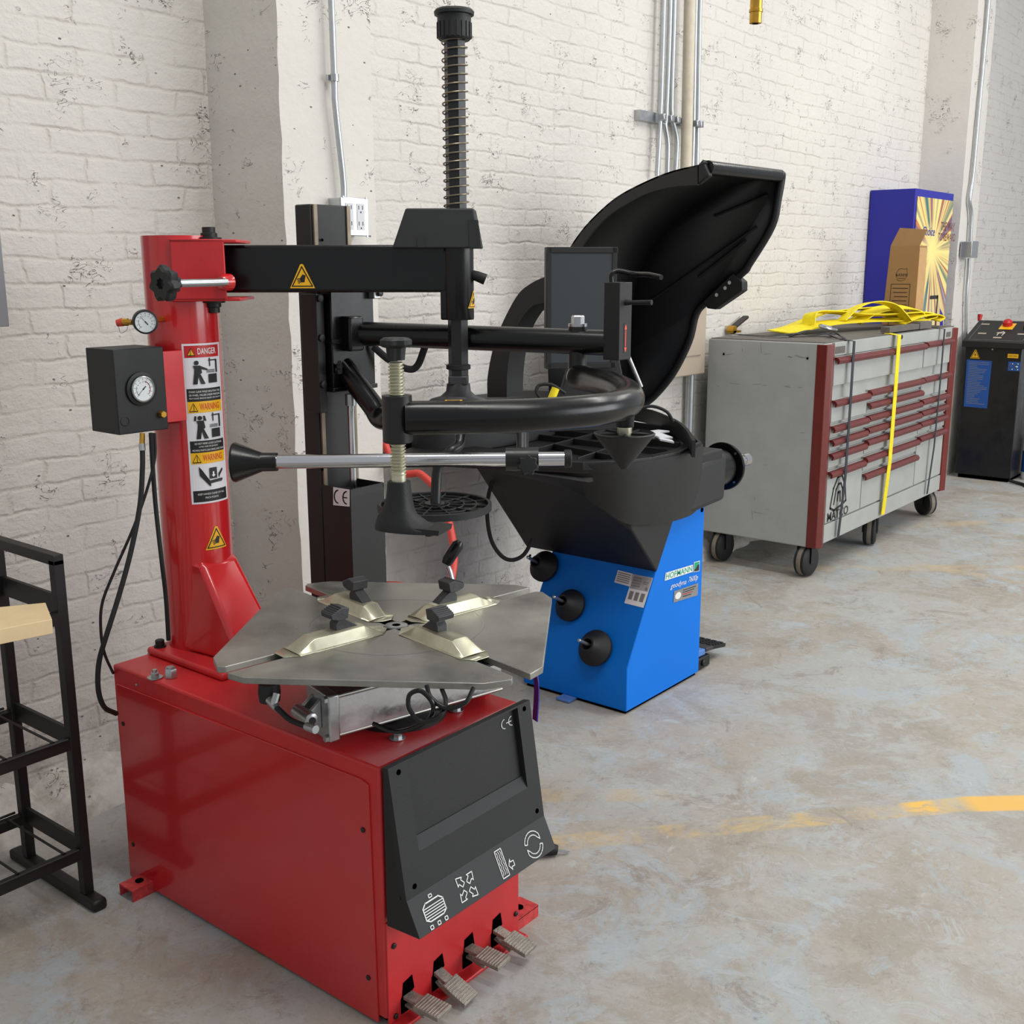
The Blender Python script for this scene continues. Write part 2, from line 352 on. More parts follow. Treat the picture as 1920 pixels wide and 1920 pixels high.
def smooth_path(pts,n=8):
    pts=[V(p) for p in pts]; out=[]
    P=[2*pts[0]-pts[1]]+pts+[2*pts[-1]-pts[-2]]
    for i in range(1,len(P)-2):
        for k in range(n):
            t=k/n; a,b,c,d=P[i-1],P[i],P[i+1],P[i+2]
            out.append(.5*((2*b)+(c-a)*t+(2*a-5*b+4*c-d)*t*t+(3*b-a-3*c+d)*t**3))
    out.append(pts[-1]); return out
# --- flat printed marks -------------------------------------------------------
_tc={}
def text2d(body,bold=False):
    key=(body,bold)
    if key in _tc: return _tc[key]
    cu=bpy.data.curves.new('t','FONT'); cu.body=body; cu.resolution_u=3; cu.offset=.010 if bold else 0
    o=bpy.data.objects.new('t',cu); COL.objects.link(o); bpy.context.view_layer.update()
    me=o.to_mesh(); vs=[(v.co.x,v.co.y) for v in me.vertices]; fs=[tuple(p.vertices) for p in me.polygons]
    o.to_mesh_clear(); bpy.data.objects.remove(o); bpy.data.curves.remove(cu)
    xs=[v[0] for v in vs]; ys=[v[1] for v in vs]; x0,x1,y0,y1=min(xs),max(xs),min(ys),max(ys)
    vs=[((x-x0)/(x1-x0),(y-y0)/(y1-y0)) for x,y in vs]; _tc[key]=(vs,fs,(x1-x0)/(y1-y0)); return _tc[key]
class Decal:
    "marks in label space (u right, v up) mapped to a surface by fn(u,v,h)"
    def __init__(s,fn,step=.0004): s.fn=fn; s.bm=bmesh.new(); s.mats=[]; s.h=.0006; s.step=step; s.sub=None
    def _m(s,m):
        if m not in s.mats: s.mats.append(m)
        return s.mats.index(m)
    def up(s): s.h+=s.step
    def poly(s,pts,m):
        vs=[s.bm.verts.new(s.fn(u,v,s.h)) for u,v in pts]
        try: s.bm.faces.new(vs).material_index=s._m(m)
        except ValueError: pass
    def rect(s,u0,v0,u1,v1,m,nx=1):
        for i in range(nx):
            a=u0+(u1-u0)*i/nx; b=u0+(u1-u0)*(i+1)/nx; s.poly([(a,v0),(b,v0),(b,v1),(a,v1)],m)
    def text(s,body,u0,v0,u1,v1,m,bold=False,slant=0):
        vs,fs,ar=text2d(body,bold)
        bv=[s.bm.verts.new(s.fn(u0+(u1-u0)*x+slant*y*(v1-v0),v0+(v1-v0)*y,s.h)) for x,y in vs]; k=s._m(m)
        for f in fs:
            try: s.bm.faces.new([bv[i] for i in f]).material_index=k
            except ValueError: pass
    def line(s,pts,wd,m,closed=False):
        pts=list(pts)+([pts[0]] if closed else [])
        for (a,b),(c,d) in zip(pts,pts[1:]):
            l=math.hypot(c-a,d-b)
            if l<1e-9: continue
            if s.sub and l>s.sub*1.01:
                m_=int(math.ceil(l/s.sub)); s.line([(a+(c-a)*i/m_,b+(d-b)*i/m_) for i in range(m_+1)],wd,m); continue
            ex,ey=(c-a)/l*wd/2,(d-b)/l*wd/2; nx,ny=-ey,ex
            s.poly([(a-ex+nx,b-ey+ny),(a-ex-nx,b-ey-ny),(c+ex-nx,d+ey-ny),(c+ex+nx,d+ey+ny)],m)
    def disc(s,u,v,r,m,n=18,ry=None): s.poly([(u+r*cos(2*pi*k/n),v+(ry or r)*sin(2*pi*k/n)) for k in range(n)],m)
    def build(s,name,parent=None):
        me=bpy.data.meshes.new(name); s.bm.to_mesh(me); s.bm.free()
        for m in s.mats: me.materials.append(MT[m])
        o=bpy.data.objects.new(name,me); COL.objects.link(o)
        if parent is not None: par(o,parent)
        return o
def plane(o,u,v):
    o=V(o);u=V(u);v=V(v); n=u.cross(v).normalized()
    return lambda a,b,h: o+u*a+v*b+n*h
def quadmap(p00,p10,p11,p01):
    p00,p10,p11,p01=map(V,(p00,p10,p11,p01)); n=(p10-p00).cross(p01-p00).normalized()
    return lambda a,b,h: p00*(1-a)*(1-b)+p10*a*(1-b)+p11*a*b+p01*(1-a)*b+n*h
def ce(d,u,v,h,m,wd):
    n=10
    for k,cx in enumerate((u,u+h*.95)):
        d.line([(cx+h/2+h/2*cos(a),v+h/2+h/2*sin(a)) for a in [pi*.5+pi*i/n for i in range(n+1)]],wd,m)
    d.line([(u+h*.95+.05*h,v+h/2),(u+h*.95+h*.45,v+h/2)],wd,m)
def warn_tri(d,u,v,s_,hand=True,bolt=False):
    top_=lambda x: v+s_*(1 if abs(x)<=.06 else 1-(abs(x)-.06)*2.12)
    xs_=[-.56+1.12*i/16 for i in range(17)]
    for x0_,x1_ in zip(xs_,xs_[1:]): d.poly([(u+x0_*s_,v-s_*.06),(u+x1_*s_,v-s_*.06),(u+x1_*s_,top_(x1_)),(u+x0_*s_,top_(x0_))],'yellow')
    d.up()
    d.line([(u-s_*.45,v+s_*.03),(u+s_*.45,v+s_*.03),(u,v+s_*.88)],s_*.05,'ink',True)
    if bolt: d.poly([(u+.06*s_,v+.62*s_),(u-.12*s_,v+.33*s_),(u,v+.33*s_),(u-.04*s_,v+.1*s_),(u+.12*s_,v+.42*s_),(u,v+.42*s_)],'ink')
    elif hand:
        d.poly([(u+.16*s_,v+.5*s_),(u+.02*s_,v+.55*s_),(u-.1*s_,v+.36*s_),(u-.04*s_,v+.2*s_),(u+.1*s_,v+.2*s_)],'ink')
        for k in range(4): d.line([(u-.02*s_,v+(.24+.05*k)*s_),(u-(.16+.02*k)*s_,v+(.16+.06*k)*s_)],s_*.035,'ink')
    else:
        d.line([(u,v+.28*s_),(u,v+.6*s_)],s_*.08,'ink'); d.disc(u,v+.16*s_,s_*.05,'ink',8)
def hexhead(b,c,ax,r,h): b.lathe(c,ax,[(r,0),(r,h*.85),(r*.85,h)],6)
def fn_path(o,ax): return o
# ================================================================= SETTING
struct(MB().bx(-3,-7,-.12,13,3.3,0).build('floor','floor',smooth=False))
b=MB()
struct(MB().bx(-3,3.0,-.1,13,3.3,5.2).build('wall_back','brick',smooth=False))
def pilaster(name,x0,x1,y0,seed):
    rnd=random.Random(seed); b=MB(); nz=90; rows=[]
    for i in range(nz+1):
        z=5.2*i/nz
        j=[rnd.uniform(-.0035,.0035)+.004*sin(z*2.1+seed) for _ in range(4)]
        rows.append([b.bm.verts.new(p) for p in ((x0+j[0]*.4,3.01,z),(x0+j[0],y0+j[1]*.5,z),(x1+j[2],y0+j[1]*.5,z),(x1+j[3]*.4,3.01,z))])
    for i in range(nz):
        for k in range(3): b._f([rows[i][k],rows[i][k+1],rows[i+1][k+1],rows[i+1][k]])
    return struct(b.build(name,'plaster',ang=40))
pilaster('trim_1',2.235,2.61,2.66,1)
pilaster('trim_2',8.56,8.97,2.68,5)
# rough base course where the wall meets the floor
b=MB(); rnd=random.Random(3)
nx=150; rows=[]
for i in range(nx+1):
    x=-2.5+11.0*i/nx
    y=2.885+rnd.uniform(-.02,.02); z=.10+rnd.uniform(-.03,.03)+.03*sin(x*3)
    rows.append([b.bm.verts.new(p) for p in ((x,y-.015+rnd.uniform(-.01,.01),-.01),(x,y,z*.5),(x,y+.03,z),(x,3.01,z+.05))])
for i in range(nx):
    for k in range(3): b._f([rows[i][k],rows[i+1][k],rows[i+1][k+1],rows[i][k+1]])
struct(b.build('trim_3','plaster'))

# ================================================================= TYRE CHANGER
T=thing('tyre_changer',(1.68,2.0,0),'red and black tyre changing machine with steel turntable, standing nearest the camera','tyre changer')
X0,X1,Y0,Y1,ZT=1.452,1.906,1.515,2.485,.604
# cabinet
b=MB()
b.hexa([(X0,Y0,.02),(X1,Y0,.02),(X1,Y1,.02),(X0,Y1,.02),(X0,Y0,ZT),(X1,Y0,ZT),(X1,Y1,ZT),(X0,Y1,ZT)])
cab=b.build('cabinet','redm',T,bevel=.006)
b=MB().bx(X0+.02,Y0+.01,0,X1-.02,Y1-.01,.03); b.build('plinth','hole',T)
# side cover with sloped outline
def SP(x,y): p=O('X',X0-.004,x,y); return p
pts=[(218.5,1282),(676,1461),(690,1472),(709,1918),(244,1642)]
b=MB().prism([SP(*p) for p in pts],(.006,0,0)); side=b.build('side_panel','red',T,bevel=.0015)
for x,y in ((231,1357),(250,1583),(681,1556),(691,1833),(256,1284)):
    r=.006 if y!=1284 else .003
    b=MB().lathe(SP(x,y)+V((.002,0,0)),(-1,0,0),[(r,0),(r,.004),(r*.6,.005)],14); b.build('screw','blackmat' if y!=1284 else 'zinc',side)
# feet
for (cx,cy) in ((X0+.02,2.40),(X1-.0,1.548)):
    s=-1 if cx<1.6 else 1
    b=MB(); b.bx(min(cx,cx+s*.085),cy-.03,0,max(cx,cx+s*.085),cy-.026,.03); b.bx(min(cx,cx+s*.085),cy+.026,0,max(cx,cx+s*.085),cy+.03,.03)
    b.bx(min(cx,cx+s*.085),cy-.03,.028,max(cx,cx+s*.085),cy+.03,.032)
    ft=b.build('base_foot','redchip',T); b=MB().lathe((cx+s*.045,cy,.0325),(0,0,1),[(.011,0),(.011,.002)],16); b.build('bolt_hole','hole',ft)
# front plate with pedal slots
def FP(x,y): return O('Y',Y0-.003,x,y)
fl=MB().bx(X0+.012,Y0-.035,.0,X1-.005,Y0,.010).build('front_flange','redm',T,bevel=.003)
slots=[(.065,),( .165,),(.27,),(.37,)]
pedx=[1.514,1.612,1.716,1.818]
fp=MB().bx(X0+.004,Y0-.004,.008,X1-.004,Y0+.001,.25).build('front_plate','redm',T,bevel=.001)
for (x,z) in ((1.475,.19),(1.475,.02),(1.89,.20),(1.89,.06)):
    MB().lathe((x,Y0-.003,z),(0,-1,0),[(.0065,0),(.0065,.004),(.004,.006)],12).build('screw','blackmat',fp)
for i,px in enumerate(pedx):
    MB().prism([(px-.022,Y0-.0052,.014),(px+.012,Y0-.0052,.012),(px+.014,Y0-.0052,.055),(px+.020,Y0-.0052,.058),(px+.014,Y0-.0052,.092),(px-.014,Y0-.0052,.086),(px-.018,Y0-.0052,.055),(px-.022,Y0-.0052,.05)],(0,.002,0)).build('pedal_slot','hole',fp)
    dz=[0,-.035,.0,-.012][i]; up=[.052,.066,.062,.060][i]; tilt=[-.06,-.42,-.06,-.22][i]; dr=V((.10,-cos(tilt),sin(tilt))).normalized(); nn=EX.cross(-dr).normalized()
    a=V((px-.004,Y0+.02,up)); sd=dr.cross(UP).normalized(); upv=sd.cross(dr).normalized()
    b=MB(); b.box(a+dr*.030,(.028,.065,.009),sd,dr,upv)
    b.box(a+dr*.040-upv*.022,(.02,.075,.006),sd,(dr-upv*.12).normalized(),upv)
    pd=b.build('pedal','tread',T,bevel=.0015)
    b=MB(); b.box(a+dr*.092,(.052,.066,.01),sd,dr,upv)
    for k in range(9): b.box(a+dr*(.063+.0073*k)+upv*.0055,(.050,.003,.002),sd,dr,upv)
    b.build('pedal_pad','tread',pd,bevel=.001)
# black front cover: profile in Y,Z read on the left edge
prof=[O('X',X0,*p) for p in ((717,1440),(727,1442),(744,1560),(762,1690),(787,1762),(726,1736))]
prof=[(p.y,p.z) for p in prof]
_q1=V((0,prof[1][0],prof[1][1]));_q3=V((0,prof[3][0],prof[3][1]));_dn=(_q3-_q1).normalized();_n=V((0,_dn.z,-_dn.y)); _n=_n if _n.y<0 else -_n
_a=_q1-_n*.014;_b=_q3-_n*.014
prof=[prof[0],(_a.y,_a.z),(_b.y,_b.z),prof[3],prof[4],prof[5]]
yz=lambda i,x: V((x,prof[i][0],prof[i][1]))
xa,xb=X0+.0,X1+.012
b=MB()
v=[[b.bm.verts.new(yz(i,x)) for i in range(6)] for x in (xa,xb)]
b._f(v[0][::-1]); b._f(v[1])
for i in range(6): b._f([v[0][i],v[0][(i+1)%6],v[1][(i+1)%6],v[1][i]])
cov=b.build('front_cover','plastic',T,bevel=.002)
# recessed tray on the sloped face: raised frame
p1=yz(1,xa);p3=yz(2,xa);dn=(p3-p1); L_=dn.length; dn/=L_; nrm=V((0,dn.z,-dn.y)).normalized()
if nrm.y>0: nrm=-nrm
W_=xb-xa
def CV(u,v_,h): return V((xa,0,0))+V((u*W_,p1.y,p1.z))+dn*(v_*L_)+nrm*h
def slab(u0,v0,u1,v1,h0,h1,m,name,par_,bev=.001):
    MB().hexa([CV(u0,v0,h0),CV(u1,v0,h0),CV(u1,v1,h0),CV(u0,v1,h0),CV(u0,v0,h1),CV(u1,v0,h1),CV(u1,v1,h1),CV(u0,v1,h1)]).build(name,m,par_,bevel=bev)
fr=MB()
def fh(b,u0,v0,u1,v1,h1):
    b.hexa([CV(u0,v0,-.004),CV(u1,v0,-.004),CV(u1,v1,-.004),CV(u0,v1,-.004),CV(u0,v0,h1),CV(u1,v0,h1),CV(u1,v1,h1),CV(u0,v1,h1)])
b=MB(); fh(b,0,0,.115,.70,.014); fh(b,.90,0,1,.70,.014); fh(b,0,.70,1,1.0,.014); fh(b,.115,0,.9,.015,.014)
b.build('cover_frame','plasticlt',cov,bevel=.002)
MB().hexa([CV(.115,.60,.001),CV(.90,.60,.001),CV(.90,.70,.001),CV(.115,.70,.001),CV(.115,.60,.002),CV(.90,.60,.002),CV(.90,.70,.0138),CV(.115,.70,.0138)]).build('cover_ledge','plasticlt',cov)
for u,v_ in ((.06,.06),(.95,.05),(.06,.93),(.95,.93)):
    MB().lathe(CV(u,v_,.0142),nrm,[(.006,0),(.006,.0006)],14).build('screw_hole','hole',cov)
d=Decal(lambda u,v_,h: CV(u,v_,h+.001))
for k,cx in enumerate((.80,.855)):
    n=12; hh=.075
    d.line([(cx+.022+.026*cos(a),.115-hh/2*sin(a)) for a in [pi*.55+pi*.9*i/n for i in range(n+1)]],.007,'print')
d.line([(.835,.115),(.868,.115)],.007,'print')
d.build('ce_mark',cov)
# icons on the lower lip
q3=yz(3,xa);q4=yz(4,xa);dn2=(q4-q3);L2=dn2.length;dn2/=L2;nr2=V((0,dn2.z,-dn2.y)).normalized()
if nr2.y>0: nr2=-nr2
b=MB(); e=.014
lip=lambda u,v_,h: V((xa+u*W_,q3.y,q3.z))+dn2*(v_*L2)+nr2*h
LM=lambda u,v_,h: V((xa+u,q3.y,q3.z))+dn2*v_+nr2*(h+.0006)
d=Decal(LM)
wd=.0022
def arrow_out(d,cx,cy,a,l0,l1,w):
    c,s=cos(a),sin(a); P=[(l0,-w*.35),(l1*.62,-w*.35),(l1*.62,-w*.75),(l1,0),(l1*.62,w*.75),(l1*.62,w*.35),(l0,w*.35)]
    d.line([(cx+x*c-y*s,cy+(x*s+y*c)) for x,y in P],wd,'print',True)
cy=L2*.55
# bead breaker wheel icon
cx=.062; d.line([(cx-.03,cy-.012),(cx-.02,cy-.02),(cx+.02,cy-.02),(cx+.03,cy-.012),(cx+.03,cy+.012),(cx+.02,cy+.018),(cx-.02,cy+.018),(cx-.03,cy+.012)],wd*1.3,'print',True)
for k in range(5): d.line([(cx-.03,cy-.010+k*.0055),(cx+.03,cy-.010+k*.0055)],wd*.9,'print')
for x in (-.022,0,.022): d.line([(cx+x-.004,cy+.026),(cx+x+.004,cy+.026),(cx+x+.004,cy+.033),(cx+x-.004,cy+.033)],wd,'print',True)
d.line([(cx-.005,cy-.032),(cx+.004,cy-.032),(cx+.004,cy-.026),(cx-.005,cy-.026)],wd,'print',True)
d.build('tyre_symbol',cov); d=Decal(LM)
cx=.165
for a in (50,140,230,320): arrow_out(d,cx,cy-.002,math.radians(a),.010,.036,.015)
d.build('clamp_symbol',cov); d=Decal(LM)
cx=.285; d.line([(cx-.011,cy-.034),(cx+.011,cy-.034),(cx+.011,cy+.028),(cx-.011,cy+.028)],wd,'print',True)
for k in range(3): d.line([(cx-.006+k*.006+(.001 if j%2 else -.001),cy-.03+j*.0065) for j in range(9)],wd*.8,'print')
arrow_out(d,cx+.038,cy+.01,pi,.002,.02,.016)
d.build('bead_symbol',cov); d=Decal(LM)
cx=.40
for s_ in (0,pi):
    o1=[(cx+.03*cos(a+s_),cy+.03*sin(a+s_)) for a in [.3+2.3*i/10 for i in range(11)]]; i1=[(cx+.021*cos(a+s_),cy+.021*sin(a+s_)) for a in [.3+2.3*i/10 for i in range(11)]]
    d.line(o1+[(cx+.026*cos(3.0+s_),cy+.026*sin(3.0+s_))]+i1[::-1],wd,'print',True)
d.build('rotation_symbol',cov)
# base flange and column
CX,CY=1.68,2.41; CR=.0885
b=MB(); b.bx(1.55,2.16,ZT,1.81,2.482,ZT+.02); b.build('column_base','redm',T,bevel=.008,seg=3)
for x,y in ((1.575,2.455),(1.785,2.455),(1.575,2.185)): MB().lathe((x,y,ZT+.02),(0,0,1),[(.016,0),(.016,.004),(.012,.004),(.012,.018),(.009,.02)],16).build('bolt','blackmat',T)
zc=O('Y',CY,300,442).z
colo=MB().lathe((CX,CY,ZT+.02),(0,0,1),[(CR,0),(CR,zc-ZT-.02),(CR-.006,zc-ZT-.02),(CR-.006,zc-ZT-.06)],64).build('column','red',T,ang=30)
# gusset shoe in front of the column
gz=.255
b=MB(); g=[(CX-.045,2.16,ZT+.02),(CX+.06,2.16,ZT+.02),(CX+.045,CY-.08,ZT+.02+gz),(CX-.035,CY-.08,ZT+.02+gz)]
b.hexa([(CX-.06,2.165,ZT+.02),(CX+.075,2.165,ZT+.02),(CX+.09,2.40,ZT+.02),(CX-.085,2.40,ZT+.02),(CX-.05,CY-.085,ZT+gz),(CX+.055,CY-.085,ZT+gz),(CX+.088,2.40,ZT+gz+.02),(CX-.083,2.40,ZT+gz+.02)])
b.build('gusset','red',T,bevel=.012,seg=3)
# long safety label wrapped on the column
pl=O('X',CX,345,648)
def onrad(px,py):  # angle on the column for a pixel
    d=RI@V((px-960,py-960,FPX)); o=CAMP-V((CX,CY,0)); a=d.x**2+d.y**2; bb=o.x*d.x+o.y*d.y; c=o.x**2+o.y**2-CR**2
    disc=bb*bb-a*c
    if disc<0: disc=0
    t=(-bb-math.sqrt(disc))/a; p=CAMP+d*t; return math.atan2(p.y-CY,p.x-CX),p.z
aL,zL=onrad(340,645); _,zB=onrad(362,946); WL=.087
aR,_=onrad(409.5,642)
def colmap(u,v_,h):  # u 0..1 across, v metres down from the top
    ac=math.atan2(-CY,-CX); s0,s1=sin(aL-ac),sin(aR-ac)
    a=.45*(aL+(aR-aL)*u)+.55*(ac+math.asin(s0+(s1-s0)*u)); rr=CR+h; return V((CX+rr*cos(a),CY+rr*sin(a),zL-v_))
H_=zL-zB
d=Decal(colmap)
def R_(u0,t0,u1,t1,m): d.rect(u0,t0*H_,u1,t1*H_,m,14)
R_(0,0,1,1,'white'); d.up()
ins=.05
R_(ins,.012,1-ins,.085,'dred'); R_(ins,.275,1-ins,.355,'ink'); R_(ins,.355,1-ins,.425,'yellow'); R_(ins,.60,1-ins,.675,'ink'); R_(ins,.675,1-ins,.745,'yellow'); R_(ins,.915,1-ins,.988,'ink')
d.up()
def TX(s_,u0,t0,u1,t1,m,bold=False): d.text(s_,u0,t1*H_,u1,t0*H_,m,bold)
TX('DANGER',.37,.028,.86,.066,'print',True); TX('WARNING',.34,.367,.87,.408,'orange',True); TX('WARNING',.34,.688,.87,.729,'orange',True)
def tri(u,t,w_,h_,m1,m2):
    d.poly([(u-w_,(t+h_)*H_),(u+w_,(t+h_)*H_),(u,(t-h_)*H_)],m1); d.up(); d.line([(u-w_,(t+h_)*H_),(u+w_,(t+h_)*H_),(u,(t-h_)*H_)],.0022,m2,True)
tri(.21,.05,.09,.022,'yellow','ink'); tri(.19,.39,.10,.025,'yellow','ink'); tri(.19,.71,.10,.025,'yellow','ink')
for t in (.05,.39,.71): d.line([(.2,(t-.004)*H_),(.2,(t+.012)*H_)],.012,'ink')
for i,s_ in enumerate(('STAND CLEAR WHILE INFLATING TIRE','OR WHEEL. FAILURE UNDER PRESSURE','MAY CAUSE SERIOUS INJURY OR DEATH')): TX(s_,.10,.288+.021*i,.90,.300+.021*i,'print')
for i,s_ in enumerate(('DO NOT WEAR LOOSE CLOTHING','LONG HAIR OR JEWELRY.','MOVING PARTS CAN DRAG AND TRAP')): TX(s_,(.16,.26,.10)[i],.611+.021*i,(.86,.76,.92)[i],.623+.021*i,'print')
for i,s_ in enumerate(('KEEP HANDS CLEAR OF ALL','PINCH POINTS')): TX(s_,(.16,.34)[i],.932+.024*i,(.86,.68)[i],.944+.024*i,'print')
def man(u,t,k,hands):
    # simple worker and machine pictogram
    Q=lambda pts: d.poly([(u+x*k,(t+(y-.05)*.205*k)*H_) for x,y in pts],'ink')
    d.disc(u-.22*k,(t-.26*.205*k)*H_,.065*k,'ink',12,.0055)
    Q([(-.32,-.12),(-.12,-.12),(-.08,.12),(-.16,.2),(-.30,.2),(-.28,.0)])
    Q([(-.30,.18),(-.18,.18),(-.22,.5),(-.34,.5)]); Q([(-.2,.18),(-.12,.18),(.0,.5),(-.12,.5)])
    if hands: Q([(-.32,-.12),(-.38,-.12),(-.36,-.28),(-.31,-.28)]); Q([(-.12,-.12),(-.04,-.10),(-.08,-.28),(-.13,-.28)])
    else: Q([(-.14,-.12),(.08,.0),(.08,.05),(-.14,0)])
    Q([(.10,.18),(.36,.18),(.36,.48),(.10,.48)])
    Q([(.34,-.3),(.38,-.3),(.38,.14),(.34,.14)]); Q([(.12,-.3),(.38,-.3),(.38,-.26),(.12,-.26)]); Q([(.14,-.36),(.17,-.36),(.17,-.08),(.14,-.08)])
    for j in range(3): Q([(.05,.03+.04*j),(.3,.03+.04*j),(.3,.05+.04*j),(.05,.05+.04*j)])
man(.52,.165,.9,False); man(.52,.505,.9,True)
Q=lambda pts: d.poly([(x,y*H_) for x,y in pts],'ink')
Q([(.22,.76),(.30,.785),(.44,.84),(.50,.86),(.50,.895),(.44,.88),(.24,.82)]); Q([(.48,.775),(.68,.775),(.68,.845),(.48,.845)]); Q([(.5,.855),(.82,.85),(.84,.86),(.8,.87),(.5,.875)]); Q([(.72,.82),(.84,.785),(.85,.80),(.76,.83),(.74,.85)])
d.up(); d.poly([(.56,.80*H_),(.60,.80*H_),(.60,.82*H_),(.635,.82*H_),(.58,.835*H_),(.525,.82*H_),(.56,.82*H_)],'print')
lab=d.build('safety_label',T)
# small triangle on the foot of the column
a0,z0=onrad(407,1026); 
d=Decal(lambda u,v_,h: V((CX+(CR+h+.0005)*cos(a0+u/CR),CY+(CR+h+.0005)*sin(a0+u/CR),z0+v_))); d.sub=.007; warn_tri(d,0,0,.056); d.build('warning_sticker',T)
# ---- clamp bracket, swing arm (lies across the view at depth DA)
DA=2.77
def AR(x,y,dd=0): return A(x,y,DA+dd)
zt_=AR(600,460).z; zb_=AR(600,548).z
def across(px,z,dd=0):
    "point on vertical plane across the view at axis depth, for pixel column px near the horizon, height z"
    base=V((CX,CY,0)); t=((px-338)/FPX)*DA; return V((base.x+RD.x*t+FD.x*dd,base.y+RD.y*t+FD.y*dd,z))
b=MB(); pf=-.105
zq0,zq1=zb_-.018,zt_+.012
def abox(b,px0,px1,z0,z1,d0,d1): 
    b.hexa([across(px0,z0,d0),across(px1,z0,d0),across(px1,z0,d1),across(px0,z0,d1),across(px0,z1,d0),across(px1,z1,d0),across(px1,z1,d1),across(px0,z1,d1)])
abox(b,345,441,zq0,zq1,-.10,-.092); abox(b,345,464,zq1-.008,zq1,-.10,.05); abox(b,345,466,zq0,zq0+.008,-.10,.05)
br=b.build('arm_bracket','redm',T,bevel=.002)
b=MB()
b.hexa([across(318,zq0+.01,-.03),across(350,zq0,-.10),across(350,zq0,-.08),across(330,zq0+.01,-.01),across(318,zq1-.01,-.03),across(350,zq1,-.10),across(350,zq1,-.08),across(330,zq1-.01,-.01)])
b.build('bracket_cheek','redm',T)
for z,s_ in ((zq1,1),(zq0,-1)):
    MB().lathe(across(402,z,-.03),(0,0,s_),[(.030,0),(.030,.006),(.020,.007),(.020,.016),(.016,.018),(.016,.03),(.013,.031)],20).build('pivot_bolt','blackmat',T)
ak=A(311,532,2.50); ar_=A(424,529,2.645)
MB().cyl(ak,ar_,.0095,seg=18).build('clamp_screw','zinc',T)
kd=(ar_-ak).normalized()
MB().lathe(ak,kd*-1,[(.018,-.03),(.020,-.012),(.034,-.010),(.038,0),(.038,.012),(.032,.018),(.012,.016),(.010,.008)],42,7,.12).build('clamp_knob','plastic',T)
MB().lathe(A(431,529,2.668),kd*-1,[(.02,0),(.02,.02),(.014,.03)],24).build('screw_boss','red',T)
b=MB(); abox(b,405,838,zb_,zt_,-.032,.032); arm=b.build('swing_arm','blackgloss',T,bevel=.008,seg=3)
d=Decal(plane(across(570,zb_+.014,-.033),RD,UP)); warn_tri(d,0,0,.055); d.build('warning_sticker',arm)
SX=across(855,0,0); 
def sh(z): return V((SX.x,SX.y,z))
zs=lambda y,x=852: OP(SX,FD,x,y).z
zb2=zs(599)
MB().lathe(sh(0),(0,0,1),[(.040,zb2),(.041,zb2+.003),(.041,zt_+.01),(.03,zt_+.01)],32).build('arm_bush','blackgloss',T)
MB().hexa([sh(zb2)-RD*.041-FD*.03,sh(zb2)+RD*0-FD*.03,sh(zb2)+FD*.03,sh(zb2)-RD*.041+FD*.03,sh(zb_+.01)-RD*.041-FD*.03,sh(zb_+.01)-FD*.03,sh(zb_+.01)+FD*.03,sh(zb_+.01)-RD*.041+FD*.03]).build('bush_block','blackgloss',T,bevel=.004)
hk=sh(zs(515)); MB().tube([hk+RD*.035,hk+RD*.05-UP*.004,hk+RD*.07-UP*.012],[.012,.013,.014],16).build('lock_knob','rubber',T)
d=Decal(lambda u,v_,h: sh(zs(568)+v_)+(RD*sin(1.25+u/.041)-FD*cos(1.25+u/.041))*(.0418+h)); d.sub=.005; warn_tri(d,0,-.01,.04); d.build('warning_sticker',T)
# top cover
z0_,z1_=zs(466),zs(392)
b=MB(); t=lambda px,z,dd: across(px,z,dd)
b.hexa([t(739,z0_,-.058),t(899,z0_,-.058),t(903,z0_,.058),t(743,z0_,.058),t(764,z1_,-.045),t(888,z1_,-.045),t(890,z1_,.045),t(768,z1_,.045)])
cv=b.build('arm_cover','plasticlt',T,bevel=.004,seg=3)
b=MB(); zz=z0_; b.prism([t(785,zz+.002,-.0585),t(800,zz+.002,-.0585),t(800,zz+.026,-.0545),t(796,zz+.032,-.0535),t(789,zz+.032,-.0535),t(785,zz+.026,-.0545)],-FD*.002)
b.build('cover_rib','plastic',cv); b=MB()
b.prism([t(880,z0_+.001,-.058),t(901,z0_+.001,-.058),t(896,z1_-.028,-.049),t(878,z1_-.028,-.049)],-FD*.002)
b.build('cover_seam','plastic',cv)
# hex shaft, spring, cap
zt2,zbm=zs(70,843),zs(722)
MB().lathe(sh(0),(0,0,1),[(.0255,zbm),(.0255,zt2)],6).build('hexagonal_shaft','black',T,ang=20)
zlow,zhigh=zs(392),zs(70)
turns=20; pts=[]
for i in range(turns*18+1):
    a=2*pi*i/18; pts.append(sh(zlow+(zhigh-zlow)*i/(turns*18))+V((.0305*cos(a),.0305*sin(a),0)))
MB().tube(pts,.0019,6).build('spring','spring',T)
zc0=zs(76); 
b=MB().lathe(sh(zc0),(0,0,1),[(.036,0),(.040,.004),(.0405,.055),(.047,.056),(.048,.063),(.044,.068),(.02,.070),(0,.070)],40)
for k in range(20):
    a=2*pi*k/20; c=sh(zc0+.022)+V((.040*cos(a),.040*sin(a),0)); b.box(c,(.004,.007,.034),V((cos(a),sin(a),0)),V((-sin(a),cos(a),0)))
b.build('shaft_cap','plastic',T)
